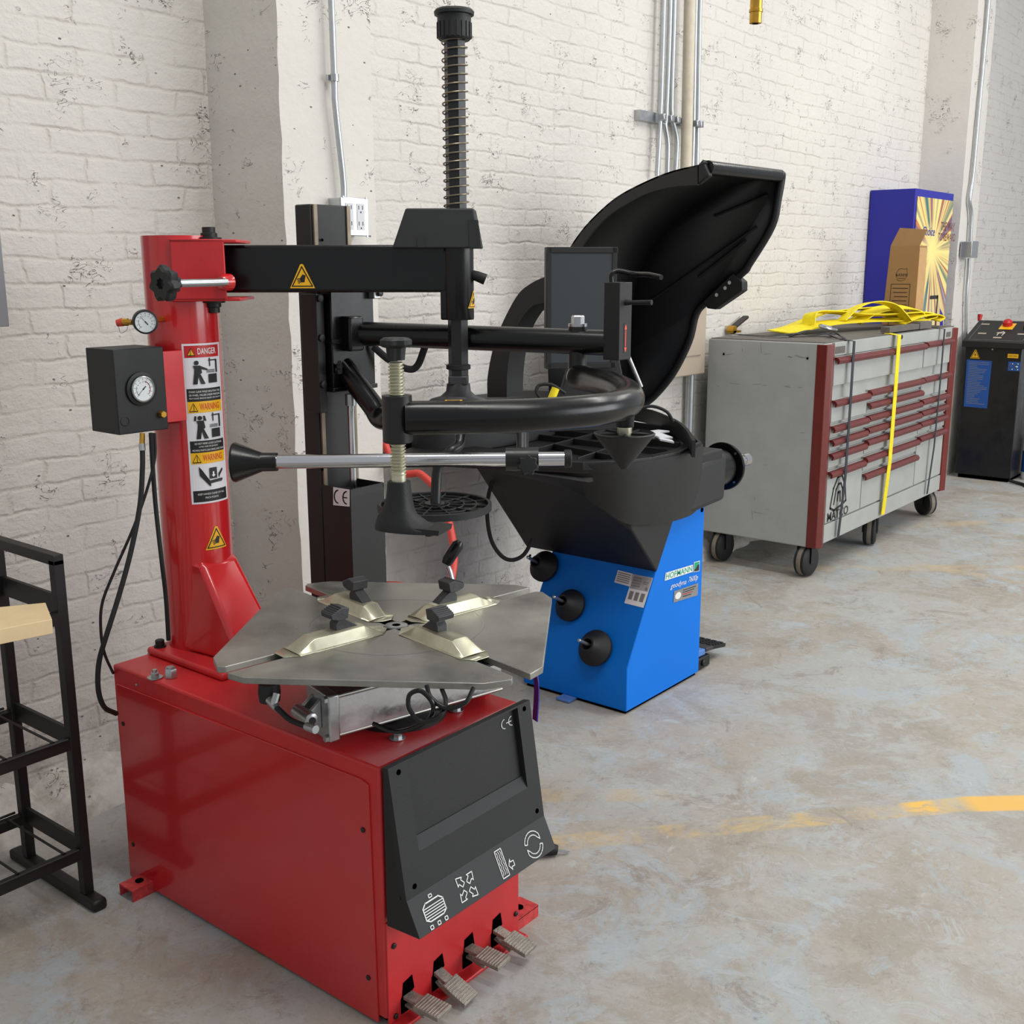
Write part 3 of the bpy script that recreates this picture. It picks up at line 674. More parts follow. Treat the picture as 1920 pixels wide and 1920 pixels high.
# mount head
MB().lathe(sh(zs(693)),(0,0,1),[(.026,0),(.031,.002),(.031,.012),(.026,.014)],28).build('stop_ring','rubber',T)
MB().box(sh(zs(712)),(.05,.05,.024),RD,FD).build('head_nut','cast',T,bevel=.004)
MB().lathe(sh(zs(725)),(0,0,1),[(.02,0),(.02,.008)],20).build('head_washer','zinc',T)
b=MB(); zh=zs(752); hp=[]
for k in range(24):
    a=2*pi*k/24; sx=(.075 if cos(a)<0 else .072); hp.append((sx*cos(a),.034*sin(a)))
rings=[]
for f_,h in ((1,0),(1,.003),(.93,.007),(.62,.013),(.43,.026),(.40,.045),(.30,.047)):
    rings.append([b.bm.verts.new(sh(zh+h)+RD*x*f_+FD*y*(1 if f_>.9 else max(f_,.75))) for x,y in hp])
for i in range(len(rings)-1):
    for k in range(24): b._f([rings[i][k],rings[i][(k+1)%24],rings[i+1][(k+1)%24],rings[i+1][k]])
b._f(rings[0]); b._f(rings[-1]); b.build('mount_head','cast',T)
# ---- turntable
TZ=.815; TC=V((1.681,1.685,TZ)); SA=math.radians(-9.3)
def TT(x,y,z,k=0):
    a=SA+k*pi/2; return V((TC.x+x*cos(a)-y*sin(a),TC.y+x*sin(a)+y*cos(a),TZ+z))
w_=.0165
table=thing_tab=MB()
b=MB()
for k in range(4):
    poly=[(w_,w_),(.424,w_),(.412,.062),(.085,.402),(w_+.014,.422),(w_,.41)]
    b.prism([TT(x,y,-.014,k) for x,y in poly],(0,0,.014))
tab=b.build('turntable','steel',T,bevel=.0015)
b=MB(); b.lathe(TC+V((0,0,-.03)),(0,0,1),[(.19,0),(.19,.012),(.11,.0155)],48)
for k in range(4): b.prism([TT(x,y,-.02,k) for x,y in ((.0,-.03),(.30,-.03),(.30,.03),(.0,.03))],(0,0,.005))
b.build('table_carrier','cast',tab)
MB().lathe(TC+V((0,0,-.013)),(0,0,1),[(.026,0),(.026,.0128),(.0235,.0138),(.010,.0138),(.009,.002)],40).build('centre_boss','steelbr',tab)
MB().lathe(TC+V((0,0,.0003)),(0,0,1),[(.0085,0),(.0085,.0008)],20).build('centre_bore','hole',tab)
d=Decal(lambda u,v_,h: V((TC.x+u,TC.y+v_,TZ+h)))
for k in range(72):
    a=2*pi*k/72; a2=2*pi*(k+1)/72
    if min(abs((math.degrees(a)-9.3*-1+3600-360)%90-0),90-abs((math.degrees(a)+9.3)%90))<7: continue
    d.poly([(.195*cos(a),.195*sin(a)),(.1965*cos(a),.1965*sin(a)),(.1965*cos(a2),.1965*sin(a2)),(.195*cos(a2),.195*sin(a2))],'steelbr')
d.build('scribed_circle',tab)
MB().lathe((TC.x,TC.y,ZT),(0,0,1),[(.11,0),(.11,.02),(.085,.03),(.085,.15),(.11,.182)],40).build('table_pedestal','blackmat',T)
for k in range(4):
    b=MB()   # pressed cover
    sec=[(.060,.004,.018),(.100,.028,.024),(.225,.027,.026),(.268,.003,.030)]
    rr=[]
    for r_,h,wd_ in sec:
        hh=max(h,.003); rr.append([b.bm.verts.new(TT(r_,y,z,k)) for y,z in ((-.036,.0015),(-.031,.003),(-wd_*.82,hh*.9),(-wd_*.5,hh),(wd_*.5,hh),(wd_*.82,hh*.9),(.031,.003),(.036,.0015))])
    for i in range(len(rr)-1):
        for j in range(7): b._f([rr[i][j],rr[i][j+1],rr[i+1][j+1],rr[i+1][j]])
    e0=[b.bm.verts.new(TT(.034,y,.002,k)) for y in (-.012,.012)]; b._f([e0[0],e0[1],rr[0][7],rr[0][0]])
    e1=[b.bm.verts.new(TT(.298,y,.002,k)) for y in (-.018,.018)]; b._f([rr[-1][0],rr[-1][7],e1[1],e1[0]])
    cl=b.build('clamp_slide','gzinc',T,ang=25)
    so=cl.modifiers.new('s','SOLIDIFY'); so.thickness=.002; bv=cl.modifiers.new('b','BEVEL'); bv.width=.004; bv.segments=2; bv.limit_method='ANGLE'
    b=MB()
    j0=.150
    prf=[(j0-.040,.027),(j0+.016,.027),(j0+.016,.040),(j0+.010,.048),(j0+.012,.058),(j0+.002,.058),(j0-.006,.050)]
    b.prism([TT(x,-.013,z,k) for x,z in prf],TT(0,.026,0,k)-TT(0,0,0,k))
    prf=[(j0-.010,.052),(j0+.010,.050),(j0+.030,.056),(j0+.032,.066),(j0+.004,.078),(j0-.014,.074)]
    b.prism([TT(x,-.021,z,k) for x,z in prf],TT(0,.042,0,k)-TT(0,0,0,k))
    for i in range(5):
        ax_=(TT(1,0,0,k)-TT(0,0,0,k)).normalized(); p=TT(j0+.028-.0055*i,0,.0675+.0025*i,k)
        b.box(p,(.003,.042,.004),ax_,UP.cross(ax_))
    b.build('clamp_jaw','cast',cl,bevel=.0015)
# ---- pneumatic cylinder below the table
pa,pb=O('Z',.628,627,1388),O('Z',.628,925,1303)
ld=(pb-pa); ld.z=0; ln=ld.length; ld.normalize(); sd=V((-ld.y,ld.x,0))   # sd points away from camera side
if sd.dot(FD)<0: sd=-sd
hC=.098; wC=.095
b=MB(); 
def cbox(b,l0,l1,s0,s1,z0,z1): b.box(pa+ld*(l0+l1)/2+sd*(s0+s1)/2+V((0,0,(z0+z1)/2)),(l1-l0,s1-s0,z1-z0),ld,sd,UP)
cbox(b,.012,ln+.03,.004,wC-.004,.004,hC-.004)
cyl_=b.build('air_cylinder','alu',T,bevel=.006)
for s_,z in ((.008,.006),(.008,hC-.006),(wC-.008,hC-.006)):
    MB().cyl(pa+ld*.0+sd*s_+UP*z,pa+ld*(ln+.03)+sd*s_+UP*z,.0045,seg=10).build('tie_rod','steel',cyl_)
b=MB(); cbox(b,-.012,.014,-.003,wC+.003,-.003,hC+.003); b.build('end_plate','zinc',cyl_,bevel=.004)
b=MB()
for s_ in (.03,.065): 
    b.prism([pa+ld*x+sd*s_+UP*z for x,z in ((-.012,.02),(-.012,.085),(-.04,.062),(-.052,.05),(-.04,.036))],sd*.01)
b.build('clevis','zinc',cyl_,bevel=.002)
cc=pa-ld*.042+UP*.05; MB().lathe(cc+sd*.02,-sd,[(.016,-.06),(.016,.004),(.013,.006)],24).build('clevis_bush','zinc',cyl_)
MB().lathe(cc+sd*.016,-sd,[(.008,0),(.008,.004)],12).build('clevis_pin','blackmat',cyl_)
for s_,z in ((.006,.006),(.006,hC-.006),(wC-.008,.006)):
    b=MB(); hexhead(b,pa-ld*.012+sd*s_+UP*z,-ld,.0085,.008); b.build('hex_bolt','zinc',cyl_)
# fitting and hose at the left end
q1=O('Z',.69,508,1318);q2=O('Z',.675,522,1300);q3_=O('Z',.655,578,1362); qm=O('Z',.655,515,1325)
f1=A(505,1312,2.32);f2=A(520,1328,2.30);f3=A(575,1362,2.25);f4=A(592,1368,2.23); f5=A(519,1300,2.31)
MB().tube([f1,f2],.009,10).build('hose_fitting','zinc',T); MB().tube([A(513,1322,2.305),f5],.008,10).build('hose_fitting','zinc',T)
MB().tube(smooth_path([f2,A(545,1350,2.28),f3]),.006,10).build('air_tube','rubber',T); MB().tube([f3,f4],.009,10).build('hose_fitting','zinc',T)
MB().lathe(A(505,1297,2.34),(0,0,1),[(.022,-.02),(.024,0),(.022,.02)],18).build('rubber_mount','blackmat',T)
loops=[[(700,1357,2.2),(745,1372,2.17),(800,1352,2.12),(812,1322,2.1),(790,1296,2.1),(768,1303,2.1),(768,1330,2.1),(790,1352,2.1),(822,1345,2.1),(836,1318,2.12),(828,1290,2.15)],
       [(800,1285,2.12),(808,1308,2.11),(836,1327,2.1),(872,1318,2.1),(888,1290,2.12)]]
for l in loops: MB().tube(smooth_path([A(*p) for p in l]),.0046,10).build('air_tube','blackgloss',T)
for x,y in ((745,1384),(855,1331)):
    p=O('Z',ZT+.001,x,y); b=MB(); b.lathe(p,(0,0,1),[(.018,0),(.018,.002)],24); hexhead(b,p+UP*.002,UP,.0105,.008); b.build('washer_bolt','zinc',T)
# second red guard plate right edge behind cylinder
MB().bx(X1-.02,1.60,ZT,X1-.004,1.78,ZT+.075).build('cylinder_guard','redm',T,bevel=.003)
# bead breaker lever behind the table
MB().tube(smooth_path([A(852,1108,2.85),A(845,1075,2.85),A(840,1062,2.85)]),.007,10).build('lever_rod','zinc',T)
MB().tube([A(836,1058,2.85),A(840,1050,2.85),A(858,1022,2.85),A(863,1015,2.85)],[.012,.0155,.0165,.009],16).build('lever_grip','blackgloss',T)
# ---- gauge box on the column
GY=2.33
g0=O('Y',GY,211,656);g1=O('Y',GY,303,653);g2=O('Y',GY,226,816)
gx0,gx1,gz0,gz1=g0.x,g1.x+.004,g2.z,g0.z; gy1=O('X',gx0,160,655).y
gb=MB().bx(gx0,GY,gz0,gx1,gy1,gz1).build('gauge_box','plastic',T,bevel=.002)
MB().bx(gx1-.002,GY+.002,gz0+.015,gx1+.055,GY+.008,gz1-.012).build('box_bracket','redm',T,bevel=.001)
gc=O('Y',GY,264,729); 
MB().lathe(gc,(0,-1,0),[(.040,0),(.040,.005),(.033,.007),(.033,.004)],40).build('gauge_bezel','blackmat',gb)
MB().lathe(gc,(0,-1,0),[(.031,0),(.031,.012),(.028,.0135),(.0275,.0095)],40).build('gauge_ring','zinc',gb)
def dial(name,c,n,r,parent,ang,arcred=False,blue=False):
    u=UP.cross(V(n)).normalized(); v_=V(n).cross(u).normalized(); d=Decal(plane(c,u,v_)); d.disc(0,0,r,'dial',32); d.up()
    for k in range(11):
        a=math.radians(225-27*k); d.line([(r*.78*cos(a),r*.78*sin(a)),(r*.9*cos(a),r*.9*sin(a))],r*.03,'ink')
        d.text(str(k*10 if k else 0),r*.62*cos(a)-r*.07,r*.62*sin(a)-r*.05,r*.62*cos(a)+r*.07,r*.62*sin(a)+r*.05,'greyink')
    if arcred: d.line([(r*.68*cos(math.radians(a)),r*.68*sin(math.radians(a))) for a in range(75,-45,-10)],r*.06,'dred')
    d.line([(r*.68*cos(math.radians(a)),r*.68*sin(math.radians(a))) for a in range(230,150,-8)],r*.03,'ink')
    d.up(); a=math.radians(ang); d.line([(-.3*r*cos(a),-.3*r*sin(a)),(.05*r*cos(a),.05*r*sin(a))],r*.09,'ink'); d.line([(0,0),(.75*r*cos(a),.75*r*sin(a))],r*.035,'ink'); d.disc(0,0,r*.07,'ink')
    return d.build(name,parent)
dial('gauge_face',gc+V((0,-.0098,0)),(0,-1,0),.0275,gb,222,True)
b=MB(); hexhead(b,O('Y',GY,304,776)+V((-.004,0,0)),V((0,-1,0)),.009,.014); b.build('brass_bolt','brass',gb)
cR=O('Y',GY,234,790); b=MB(); b.tube([cR+V((.011*cos(a),-.0004,.011*sin(a))) for a in [2*pi*k/24 for k in range(24)]],.0008,5,closed=True); b.build('knockout','blackmat',gb)
# small gauge above
n_=(CAMP-A(270,603,2.55)); n_=(n_.normalized()+V((.15,0,-.1))).normalized(); gcc=A(273,604,2.55)
pg=MB().lathe(gcc,n_,[(.026,-.022),(.0275,-.02),(.0275,.002),(.024,.003),(.0235,-.001)],36).build('pressure_gauge','plastic',T)
dial('gauge_face',gcc+n_*-.0002,n_,.0235,pg,130)
MB().tube([A(250,604,2.57),A(238,604,2.58)],.0075,6).build('brass_fitting','brass',pg); MB().tube([A(240,604,2.58),A(224,604,2.58)],[.009,.0085],10).build('brass_nut','brass',pg)
MB().tube([A(230,604,2.58),A(219,606,2.58)],[.010,.008],12).build('valve_cap','redhose',pg)
MB().tube(smooth_path([A(222,612,2.58),A(226,624,2.58),A(236,620,2.58),A(240,612,2.58)]),.0008,5).build('cap_ring','zinc',pg)
MB().tube([gcc+n_*-.015+V((0,.01,0)),V((CX-.08,CY-.03,gcc.z))],.008,8).build('gauge_stem','brass',pg)
# hoses beside the column
h0=gb
def hose(name,pts,r,m='rubber'): return MB().tube(smooth_path([A(*p) for p in pts]),r,10).build(name,m,T)
hose('air_hose',[(267,840,2.6),(267,880,2.6),(262,950,2.6),(244,1040,2.6),(222,1120,2.6),(200,1190,2.6),(186,1240,2.62),(184,1290,2.64),(195,1325,2.68),(218,1338,2.75)],.0062)
hose('air_tube',[(290,812,2.62),(290,860,2.62),(275,920,2.62),(250,990,2.62),(215,1070,2.64),(192,1130,2.66),(189,1180,2.68),(196,1225,2.72),(212,1262,2.84)],.0036)
hose('air_tube',[(283,812,2.6),(286,870,2.62),(292,950,2.64),(303,1050,2.66),(311,1120,2.70),(316,1200,2.74)],.0055)
MB().tube([A(267,812,2.6),A(266,838,2.6)],[.006,.0068],10).build('brass_fitting','brass',T); MB().tube([A(266,832,2.6),A(267,845,2.6)],.0078,10).build('hose_ferrule','zinc',T)
# ---- helper tower
HX0,HX1,HY0,HY1=1.95,2.082,2.222,2.285
zT=O('Y',HY0,600,383).z
tw=MB().hexa([(HX0,HY0+.004,.02),(HX1,HY0,.02),(HX1,HY1,.02),(HX0,HY1,.02),(HX0,HY0+.004,zT),(HX1,HY0,zT),(HX1,HY1,zT),(HX0,HY1,zT)]).build('tower_post','blackmat',T,bevel=.004)
MB().bx(X1,2.18,.25,HX0+.05,HY1,.42).build('tower_bracket','redm',T,bevel=.004)
for x in (HX0+.006,HX1-.012): MB().bx(x,HY0-.004,1.0,x+.012,HY0+.002,zT-.001).build('guide_rail','tan',T)
for y in (450,520,700,880): MB().lathe(O('Y',HY0-.001,604,y),(0,-1,0),[(.004,0),(.004,.001)],10).build('bolt_hole','hole',tw)
MB().bx(HX0-.022,HY0-.03,1.225,HX0+.005,HY0+.03,zs(548)-.005).build('side_plate','blackmat',T,bevel=.002)
for z in (1.52,1.42,1.30): MB().lathe((HX0-.010,HY0-.031,z),(0,-1,0),[(.009,0),(.009,.006),(.005,.007)],14).build('bolt','blackmat',T)
# lower housing
bc=O('X',1.95,657,918); bzt=bc.z
b=MB(); x0,x1,y0,y1=1.95,2.073,2.111,2.222
b.bx(x0,y0,.02,x1,y1,bzt-.02); b.bx(x0,y0,bzt-.02,x0+.003,y1,bzt);b.bx(x1-.003,y0,bzt-.02,x1,y1,bzt);b.bx(x0,y0,bzt-.02,x1,y0+.003,bzt)
hs=b.build('lift_housing','blackmat',T,bevel=.0015)
d=Decal(quadmap(O('X',x0-.001,625,947),O('X',x0-.001,656,950),O('X',x0-.001,656,918),O('X',x0-.001,625,913))); d.rect(0,0,1,1,'white'); d.up()
for k,cx in enumerate((.32,.84)): d.line([(cx+.22*cos(a)*1.1,.5+.36*sin(a)) for a in [pi*.55+pi*.9*i/12 for i in range(13)]],.07,'ink')
d.line([(.6,.5),(.82,.5)],.07,'ink'); d.build('ce_label',hs)
rodp=O('Y',2.17,655,850); 
MB().cyl((2.015,2.168,bzt-.03),(2.015,2.168,1.24),.0095,seg=16).build('piston_rod','chrome',T)
MB().cyl((2.015,2.168,1.24),(2.015,2.168,1.27),.015,seg=16).build('rod_end','steelbr',T)
# carriage
b=MB(); b.bx(HX0+.01,HY0-.05,1.285,HX1+.03,HY0-.008,1.545); cg=b.build('lift_carriage','blackgloss',T,bevel=.003)
for z in (1.545,1.41,1.285): MB().bx(HX0+.005,HY0-.056,z-.006,HX1+.032,HY0-.002,z+.006).build('carriage_rib','blackgloss',cg,bevel=.002)
for z in (1.53,1.405):
    MB().bx(HX1+.012,HY0-.072,z-.014,HX1+.036,HY0-.05,z+.012).build('guide_block','steelbr',cg,bevel=.002); MB().lathe((HX1+.03,HY0-.0725,z),(0,-1,0),[(.008,0),(.008,.008),(.005,.009)],12).build('bolt','black',cg)
# main horizontal tube
AA,AB=A(640,624,2.93),A(1140,643,2.73)
up_=MB().cyl(AA,AB,.0312,seg=32).build('helper_arm','blackgloss',T)
MB().box(A(655,625,2.9),(.05,.06,.09),EX,EY).build('arm_root','blackgloss',T,bevel=.006)
PV=A(1083,640,2.755)
pvz=lambda y: V((PV.x,PV.y,OP(PV,FD,1083,y).z))
MB().lathe(pvz(694),(0,0,1),[(.0235,0),(.0235,(pvz(612)-pvz(694)).z)],28).build('pivot_sleeve','black',T)
MB().lathe(pvz(655),(0,0,1),[(.0245,0),(.0245,.003)],28).build('pivot_washer','zinc',T)
z1=pvz(612); b=MB().lathe(z1,(0,0,1),[(.0235,0),(.0235,.007)],28); hexhead(b,z1+UP*.007,UP,.0165,.02); b.build('pivot_nut','zinc',T)
# curved arm
cp=[(1083,706,2.755),(1110,714,2.70),(1145,726,2.58),(1172,737,2.44),(1181,748,2.31),(1168,757,2.22),(1125,766,2.14),(1060,773,2.09),(980,781,2.055),(880,785,2.035),(760,787,2.025)]
zz=1.329
def atz(x,y,d):
    p=A(x,y,d); return V((p.x,p.y,zz))
cpp=[O('Z',zz,x,y) if i>99 else atz(x,y,d) for i,(x,y,d) in enumerate(cp)]
ca=MB().tube(smooth_path(cpp,10),.0312,30).build('curved_arm','blackgloss',T)
st=MB().lathe(cpp[0]-(cpp[1]-cpp[0]).normalized()*.0,-(cpp[1]-cpp[0]),[(.0312,0),(.027,.012),(.015,.022),(0,.026)],30).build('tube_end','blackgloss',ca)
sp_=A(848,757,2.03); d=Decal(lambda u,v_,h: V((sp_.x,sp_.y,zz))+RD*u+UP*((.0312+h+.0004)*cos(.55-v_/.0312))-FD*((.0312+h+.0004)*sin(.55-v_/.0312)))
d.poly([(-.024,-.004),(.028,-.004),(.018,.014),(-.012,.014)],'yellow'); d.up(); d.line([(-.016,.0),(.02,.0),(.013,.010),(-.008,.010)],.002,'ink',True); d.line([(-.002,.008),(.004,.003),(.0,.003)],.003,'ink'); d.build('warning_sticker',ca)
# screw press at the free end
SC=V((A(745,787,2.03).x,A(745,787,2.03).y,0)); scz=lambda y: V((SC.x,SC.y,OP(SC,FD,745,y).z))
MB().lathe(scz(829),(0,0,1),[(.026,0),(.0275,.002),(.0275,(scz(741)-scz(829)).z)],32).build('screw_collar','black',T)
b=MB(); z0=scz(892).z; z1=scz(672).z; n=int((z1-z0)/.0062); prf=[]
for i in range(n): prf+= [(.0112,z0+i*.0062),(.0145,z0+i*.0062+.002),(.0145,z0+i*.0062+.0035),(.0112,z0+i*.0062+.0055)]
b.lathe(V((SC.x,SC.y,0)),(0,0,1),prf,24); b.build('threaded_spindle','gzinc',T,ang=25)
MB().lathe(scz(903),(0,0,1),[(.0135,0),(.0135,.012),(.0125,.02)],24).build('spindle_end','gzinc',T)
kz=scz(675); MB().lathe(kz,(0,0,1),[(.015,0),(.017,.022),(.024,.024),(.0275,.028),(.0275,.036),(.022,.040),(0,.041)],42,7,.09).build('spindle_knob','plastic',T)
# presser foot
b=MB(); c=scz(0); zf=scz(992).z; zt=scz(902).z
U_=(RD*.94+FD*-.34).normalized(); W2=UP.cross(U_).normalized()
def ringf(z,cu,cw,su,sw,n=20,p=2.6):
    out=[]
    for k in range(n):
        a=2*pi*k/n; ca_,sa_=cos(a),sin(a); x=math.copysign(abs(ca_)**(2/p),ca_)*su; y=math.copysign(abs(sa_)**(2/p),sa_)*sw
        out.append(V((SC.x,SC.y,z))+U_*(cu+x)+W2*(cw+y))
    return out
prs=[(zt,0,0,.020,.020),(zt-.03,0,0,.023,.023),(zt-.05,-.002,0,.028,.027),(zf+.028,-.004,0,.036,.030),(zf+.014,.004,0,.050,.034),(zf+.006,.018,0,.066,.036),(zf,.018,0,.066,.036)]
rr=[[b.bm.verts.new(p) for p in ringf(*q)] for q in prs]
for i in range(len(rr)-1):
    for k in range(20): b._f([rr[i][k],rr[i][(k+1)%20],rr[i+1][(k+1)%20],rr[i+1][k]])
b._f(rr[0]); b._f(rr[-1])
b.box(V((SC.x,SC.y,zf+.006))+U_*.050,(.085,.062,.010),U_,W2,(UP+U_*.22).normalized())
b.cyl(V((SC.x,SC.y,zf+.002))+U_*.06,V((SC.x,SC.y,zf-.008))+U_*.06,.008,seg=12)
b.build('presser_foot','plastic',T)
# bead cone under the bend
KC=V((A(1172,760,2.30).x,A(1172,760,2.30).y,0)); kz_=lambda y: V((KC.x,KC.y,OP(KC,FD,1172,y).z))
MB().cyl(kz_(800),kz_(772),.019,.021,seg=24).build('cone_sleeve','blackgloss',T); MB().cyl(kz_(824),kz_(799),.0155,seg=24).build('cone_pin','gzinc',T)
b=MB(); b.lathe(kz_(815),(0,0,1),[(.063,.0),(.0645,.003),(.061,.005),(.058,.002),(.056,-.006),(.014,-.006),(.014,0)],40); b.lathe(kz_(815),(0,0,1),[(.063,0),(.008,-.072),(0,-.074)],40)
for k in range(5):
    a=2*pi*k/5; dv=V((cos(a),sin(a),0)); b.box(kz_(815)+dv*.036,(.045,.004,.008),dv,UP.cross(dv))
b.build('centring_cone','plastic',T)
# second (lower) arm going behind the curved arm
lz=1.232
lp=[A(640,682,2.93),A(668,720,2.90),A(700,762,2.87),A(716,785,2.84),V((A(745,787,2.78).x,A(745,787,2.78).y,lz)),V((A(830,785,2.70).x,A(830,785,2.70).y,lz)),V((A(980,785,2.62).x,A(980,785,2.62).y,lz+.006))]
MB().tube(smooth_path(lp,8),.0285,24).build('lower_arm','blackgloss',T)
MB().lathe(A(630,695,2.92),(0,0,1),[(.022,-.03),(.022,.03)],20).build('arm_hinge','blackgloss',T)
MB().tube([A(606,692,2.9),A(622,690,2.9)],.006,10).build('hinge_pin','chrome',T)
MB().lathe(A(640,690,2.87),-RD,[(.016,0),(.016,.008),(.008,.012)],21,5,.18).build('hinge_knob','plastic',T)
# disc and its drop rod
DC=V((A(815,946,2.62).x,A(815,946,2.62).y,A(815,946,2.62).z))
MB().tube(smooth_path([A(862,800,2.66),A(862,832,2.64),A(846,846,2.62),A(826,866,2.62),A(819,890,2.62),A(817,944,2.62)]),.0125,16).build('disc_rod','black',T)
b=MB(); Rr=.135; b.lathe(DC,(0,0,1),[(Rr,-.012),(Rr,.003),(Rr-.004,.005),(Rr-.008,.003),(Rr-.008,-.008),(.02,-.008),(.02,-.012)],64)
for r_ in (.035,.07,.10):
    b.tube([DC+V((r_*cos(a),r_*sin(a),0.0)) for a in [2*pi*k/40 for k in range(40)]],.0022,5,closed=True)
for k in range(12):
    a=2*pi*k/12; dv=V((cos(a),sin(a),0)); b.box(DC+dv*.075+UP*-.001,(.11,.0028,.006),dv,UP.cross(dv))
b.lathe(DC,(0,0,1),[(.024,-.008),(.024,.004),(.0,.005)],24)
b.build('lift_disc','plastic',T)
# chromed bar with rubber cone and its holder
rA,rB=A(505,866,2.5),A(1062,860,2.5)
cb_=MB().cyl(rA,rB,.0160,seg=28).build('chrome_bar','chrome',T)
rd_=(rA-rB).normalized()
MB().lathe(A(520,866,2.5),rd_,[(.0205,0),(.021,.002),(.0215,.034),(.0225,.036),(.040,.080),(.0455,.094),(.044,.099),(.03,.096)],44).build('rubber_cone','blackgloss',T)
MB().lathe(A(1058,860,2.5),-rd_,[(.0175,0),(.0205,.001),(.0205,.014),(.017,.017)],28).build('bar_cap','rubber',T)
ho=MB().lathe(A(948,861,2.5),-rd_,[(.0265,0),(.0265,.074)],32).build('bar_holder','black',T)
MB().lathe(A(990,872,2.47),(CAMP-A(990,872,2.5)).normalized(),[(.01,-.02),(.012,0),(.021,.001),(.022,.006),(.019,.011),(0,.012)],35,7,.13).build('holder_knob','plastic',T)
MB().cyl(A(980,861,2.51)+UP*.0,V((A(980,785,2.56).x,A(980,785,2.56).y,lz)),.014,seg=16).build('holder_stem','black',T)
# control handle box
HB=A(1158,602,2.70); cu=MB()
hb=MB().box(HB,(.055,.046,.186),EX,EY)
hbx=hb.build('control_box','plastic',T,bevel=.002)
tp=HB+UP*.093
MB().tube(smooth_path([tp+V((-.012,.012,0)),tp+V((-.012,.012,.018)),tp+V((.0,-.0,.026)),A(1190,514,2.66),A(1215,515,2.62),A(1240,520,2.58)],6),.006,12).build('grab_handle','blackgloss',T)
lv=A(1168,567,2.68); MB().tube([lv,lv+RD*.02-FD*.01,A(1222,567,2.64)],[.009,.0055,.0065],12).build('toggle_lever','rubber',T)
d=Decal(plane(HB+V((.0,-.0232,-.045)),EX,UP)); d.rect(-.007,-.03,.007,.04,'ink'); d.up()
for s_,zc_ in ((1,.026),(-1,-.018)): d.poly([(-.004,zc_),(.004,zc_),(0,zc_+s_*.011)] if s_>0 else [(.004,zc_),(-.004,zc_),(0,zc_-.011)],'led')
d.line([(0,-.015),(0,.024)],.0012,'led'); d.build('arrow_light',hbx)
MB().tube(smooth_path([A(700,650,2.96),A(730,675,2.98),A(765,692,3.0),A(783,685,3.0),A(797,650,2.98)]),.010,10,flat=(1,.4)).build('cable_loop','rubber',T)

# ================================================================= WHEEL BALANCER
B=thing('wheel_balancer',(3.46,2.3,0),'blue wheel balancing machine with black moulded top and raised black wheel guard','wheel balancer')
bx0,bx1,by0,by1=3.205,3.735,2.045,2.52
fz=.181; tz=.66; tx=3.205+(tz-fz)*.565
P=lambda x,y,z: V((x,y,z))
b=MB()
sidep=[(bx0,.012),(bx1,.012),(bx1,tz+.06),(3.50,tz+.06),(bx0+(.69-fz)*.565,.69),(bx0,fz)]
b.prism([P(x,by0,z) for x,z in sidep],(0,by1-by0,0))
pan=b.build('balancer_cabinet','blue',B,bevel=.003)
MB().bx(bx0+.01,by0+.01,0,bx1-.01,by1-.01,.014).build('plinth','hole',B)
MB().lathe(O('Y',by0,1316,956),(0,-1,0),[(.009,0),(.009,.002)],12).build('screw_hole','hole',pan)
# inclined left panel helper
def LP(x,y,off=0):
    nx=V((-1,0,.565)).normalized(); p0=V((bx0,0,fz)); d=RI@V((x-960,y-960,FPX)); t=(p0-CAMP).dot(nx)/d.dot(nx); return CAMP+d*t+nx*off
nl=V((-1,0,.565)).normalized()
MB().lathe(LP(994,1042),nl,[(.006,0),(.006,.001)],10).build('screw_hole','hole',pan)
pegs=[((1024,1064),(997,1047),25),((1073,1137),(1047,1120),26),((1120,1217),(1097,1196),31)]
for i,((cx,cy),(tx_,ty_),rr_) in enumerate(pegs):
    p=LP(cx,cy); ax_=V((-1,0,.02)).normalized() 
    ax_=nl
    tip=p+ax_*.15
    peg=MB().cyl(p-ax_*.0,p+ax_*.135,.0065,seg=14); peg.lathe(p+ax_*.135,ax_,[(.0065,0),(.005,.003),(0,.004)],14)
    peg.build('storage_peg','zinc',B)
    R0=.062 if i<2 else .068
    cn=MB().lathe(p+ax_*.004,ax_,[(.011,.002),(R0*.98,.002),(R0,.006),(R0,.018),(R0*.62,.048),(R0*.42,.070),(R0*.40,.074),(R0*.30,.074),(R0*.26,.03),(.011,.028),(.011,.002)],40,cap=False).build('balancing_cone','rubber')
    tag(cn,['black rubber centring cone on the highest peg of the blue machine','black rubber centring cone on the middle peg of the blue machine','large black rubber centring cone on the lowest peg of the blue machine'][i],'cone','cones on the pegs of the wheel balancer')
# stickers on the inclined panel
d=Decal(quadmap(LP(1152,1092,.001),LP(1181,1100,.001),LP(1187,1076,.001),LP(1159,1069,.001))); d.rect(0,0,1,1,'white'); d.up()
for k in range(5): d.rect(.08,.80-.16*k,.9,.87-.16*k,'greyink')
d.build('data_sticker',pan)
d=Decal(quadmap(LP(1171,1131,.0014),LP(1207,1140,.0014),LP(1225,1084,.0014),LP(1188,1077,.0014))); d.rect(0,0,1,1,'white'); d.rect(.03,.52,.97,.99,'paper'); d.up()
for k in range(4): d.rect(.08,.88-.09*k,.5,.92-.09*k,'greyink')
d.rect(.6,.80,.85,.83,'greyink'); d.rect(.6,.74,.8,.77,'greyink'); d.disc(.85,.60,.06,'greyink',12)
for k in range(3): d.rect(.10+.29*k,.16,.30+.29*k,.44,'greyink')
d.build('rating_plate',pan)
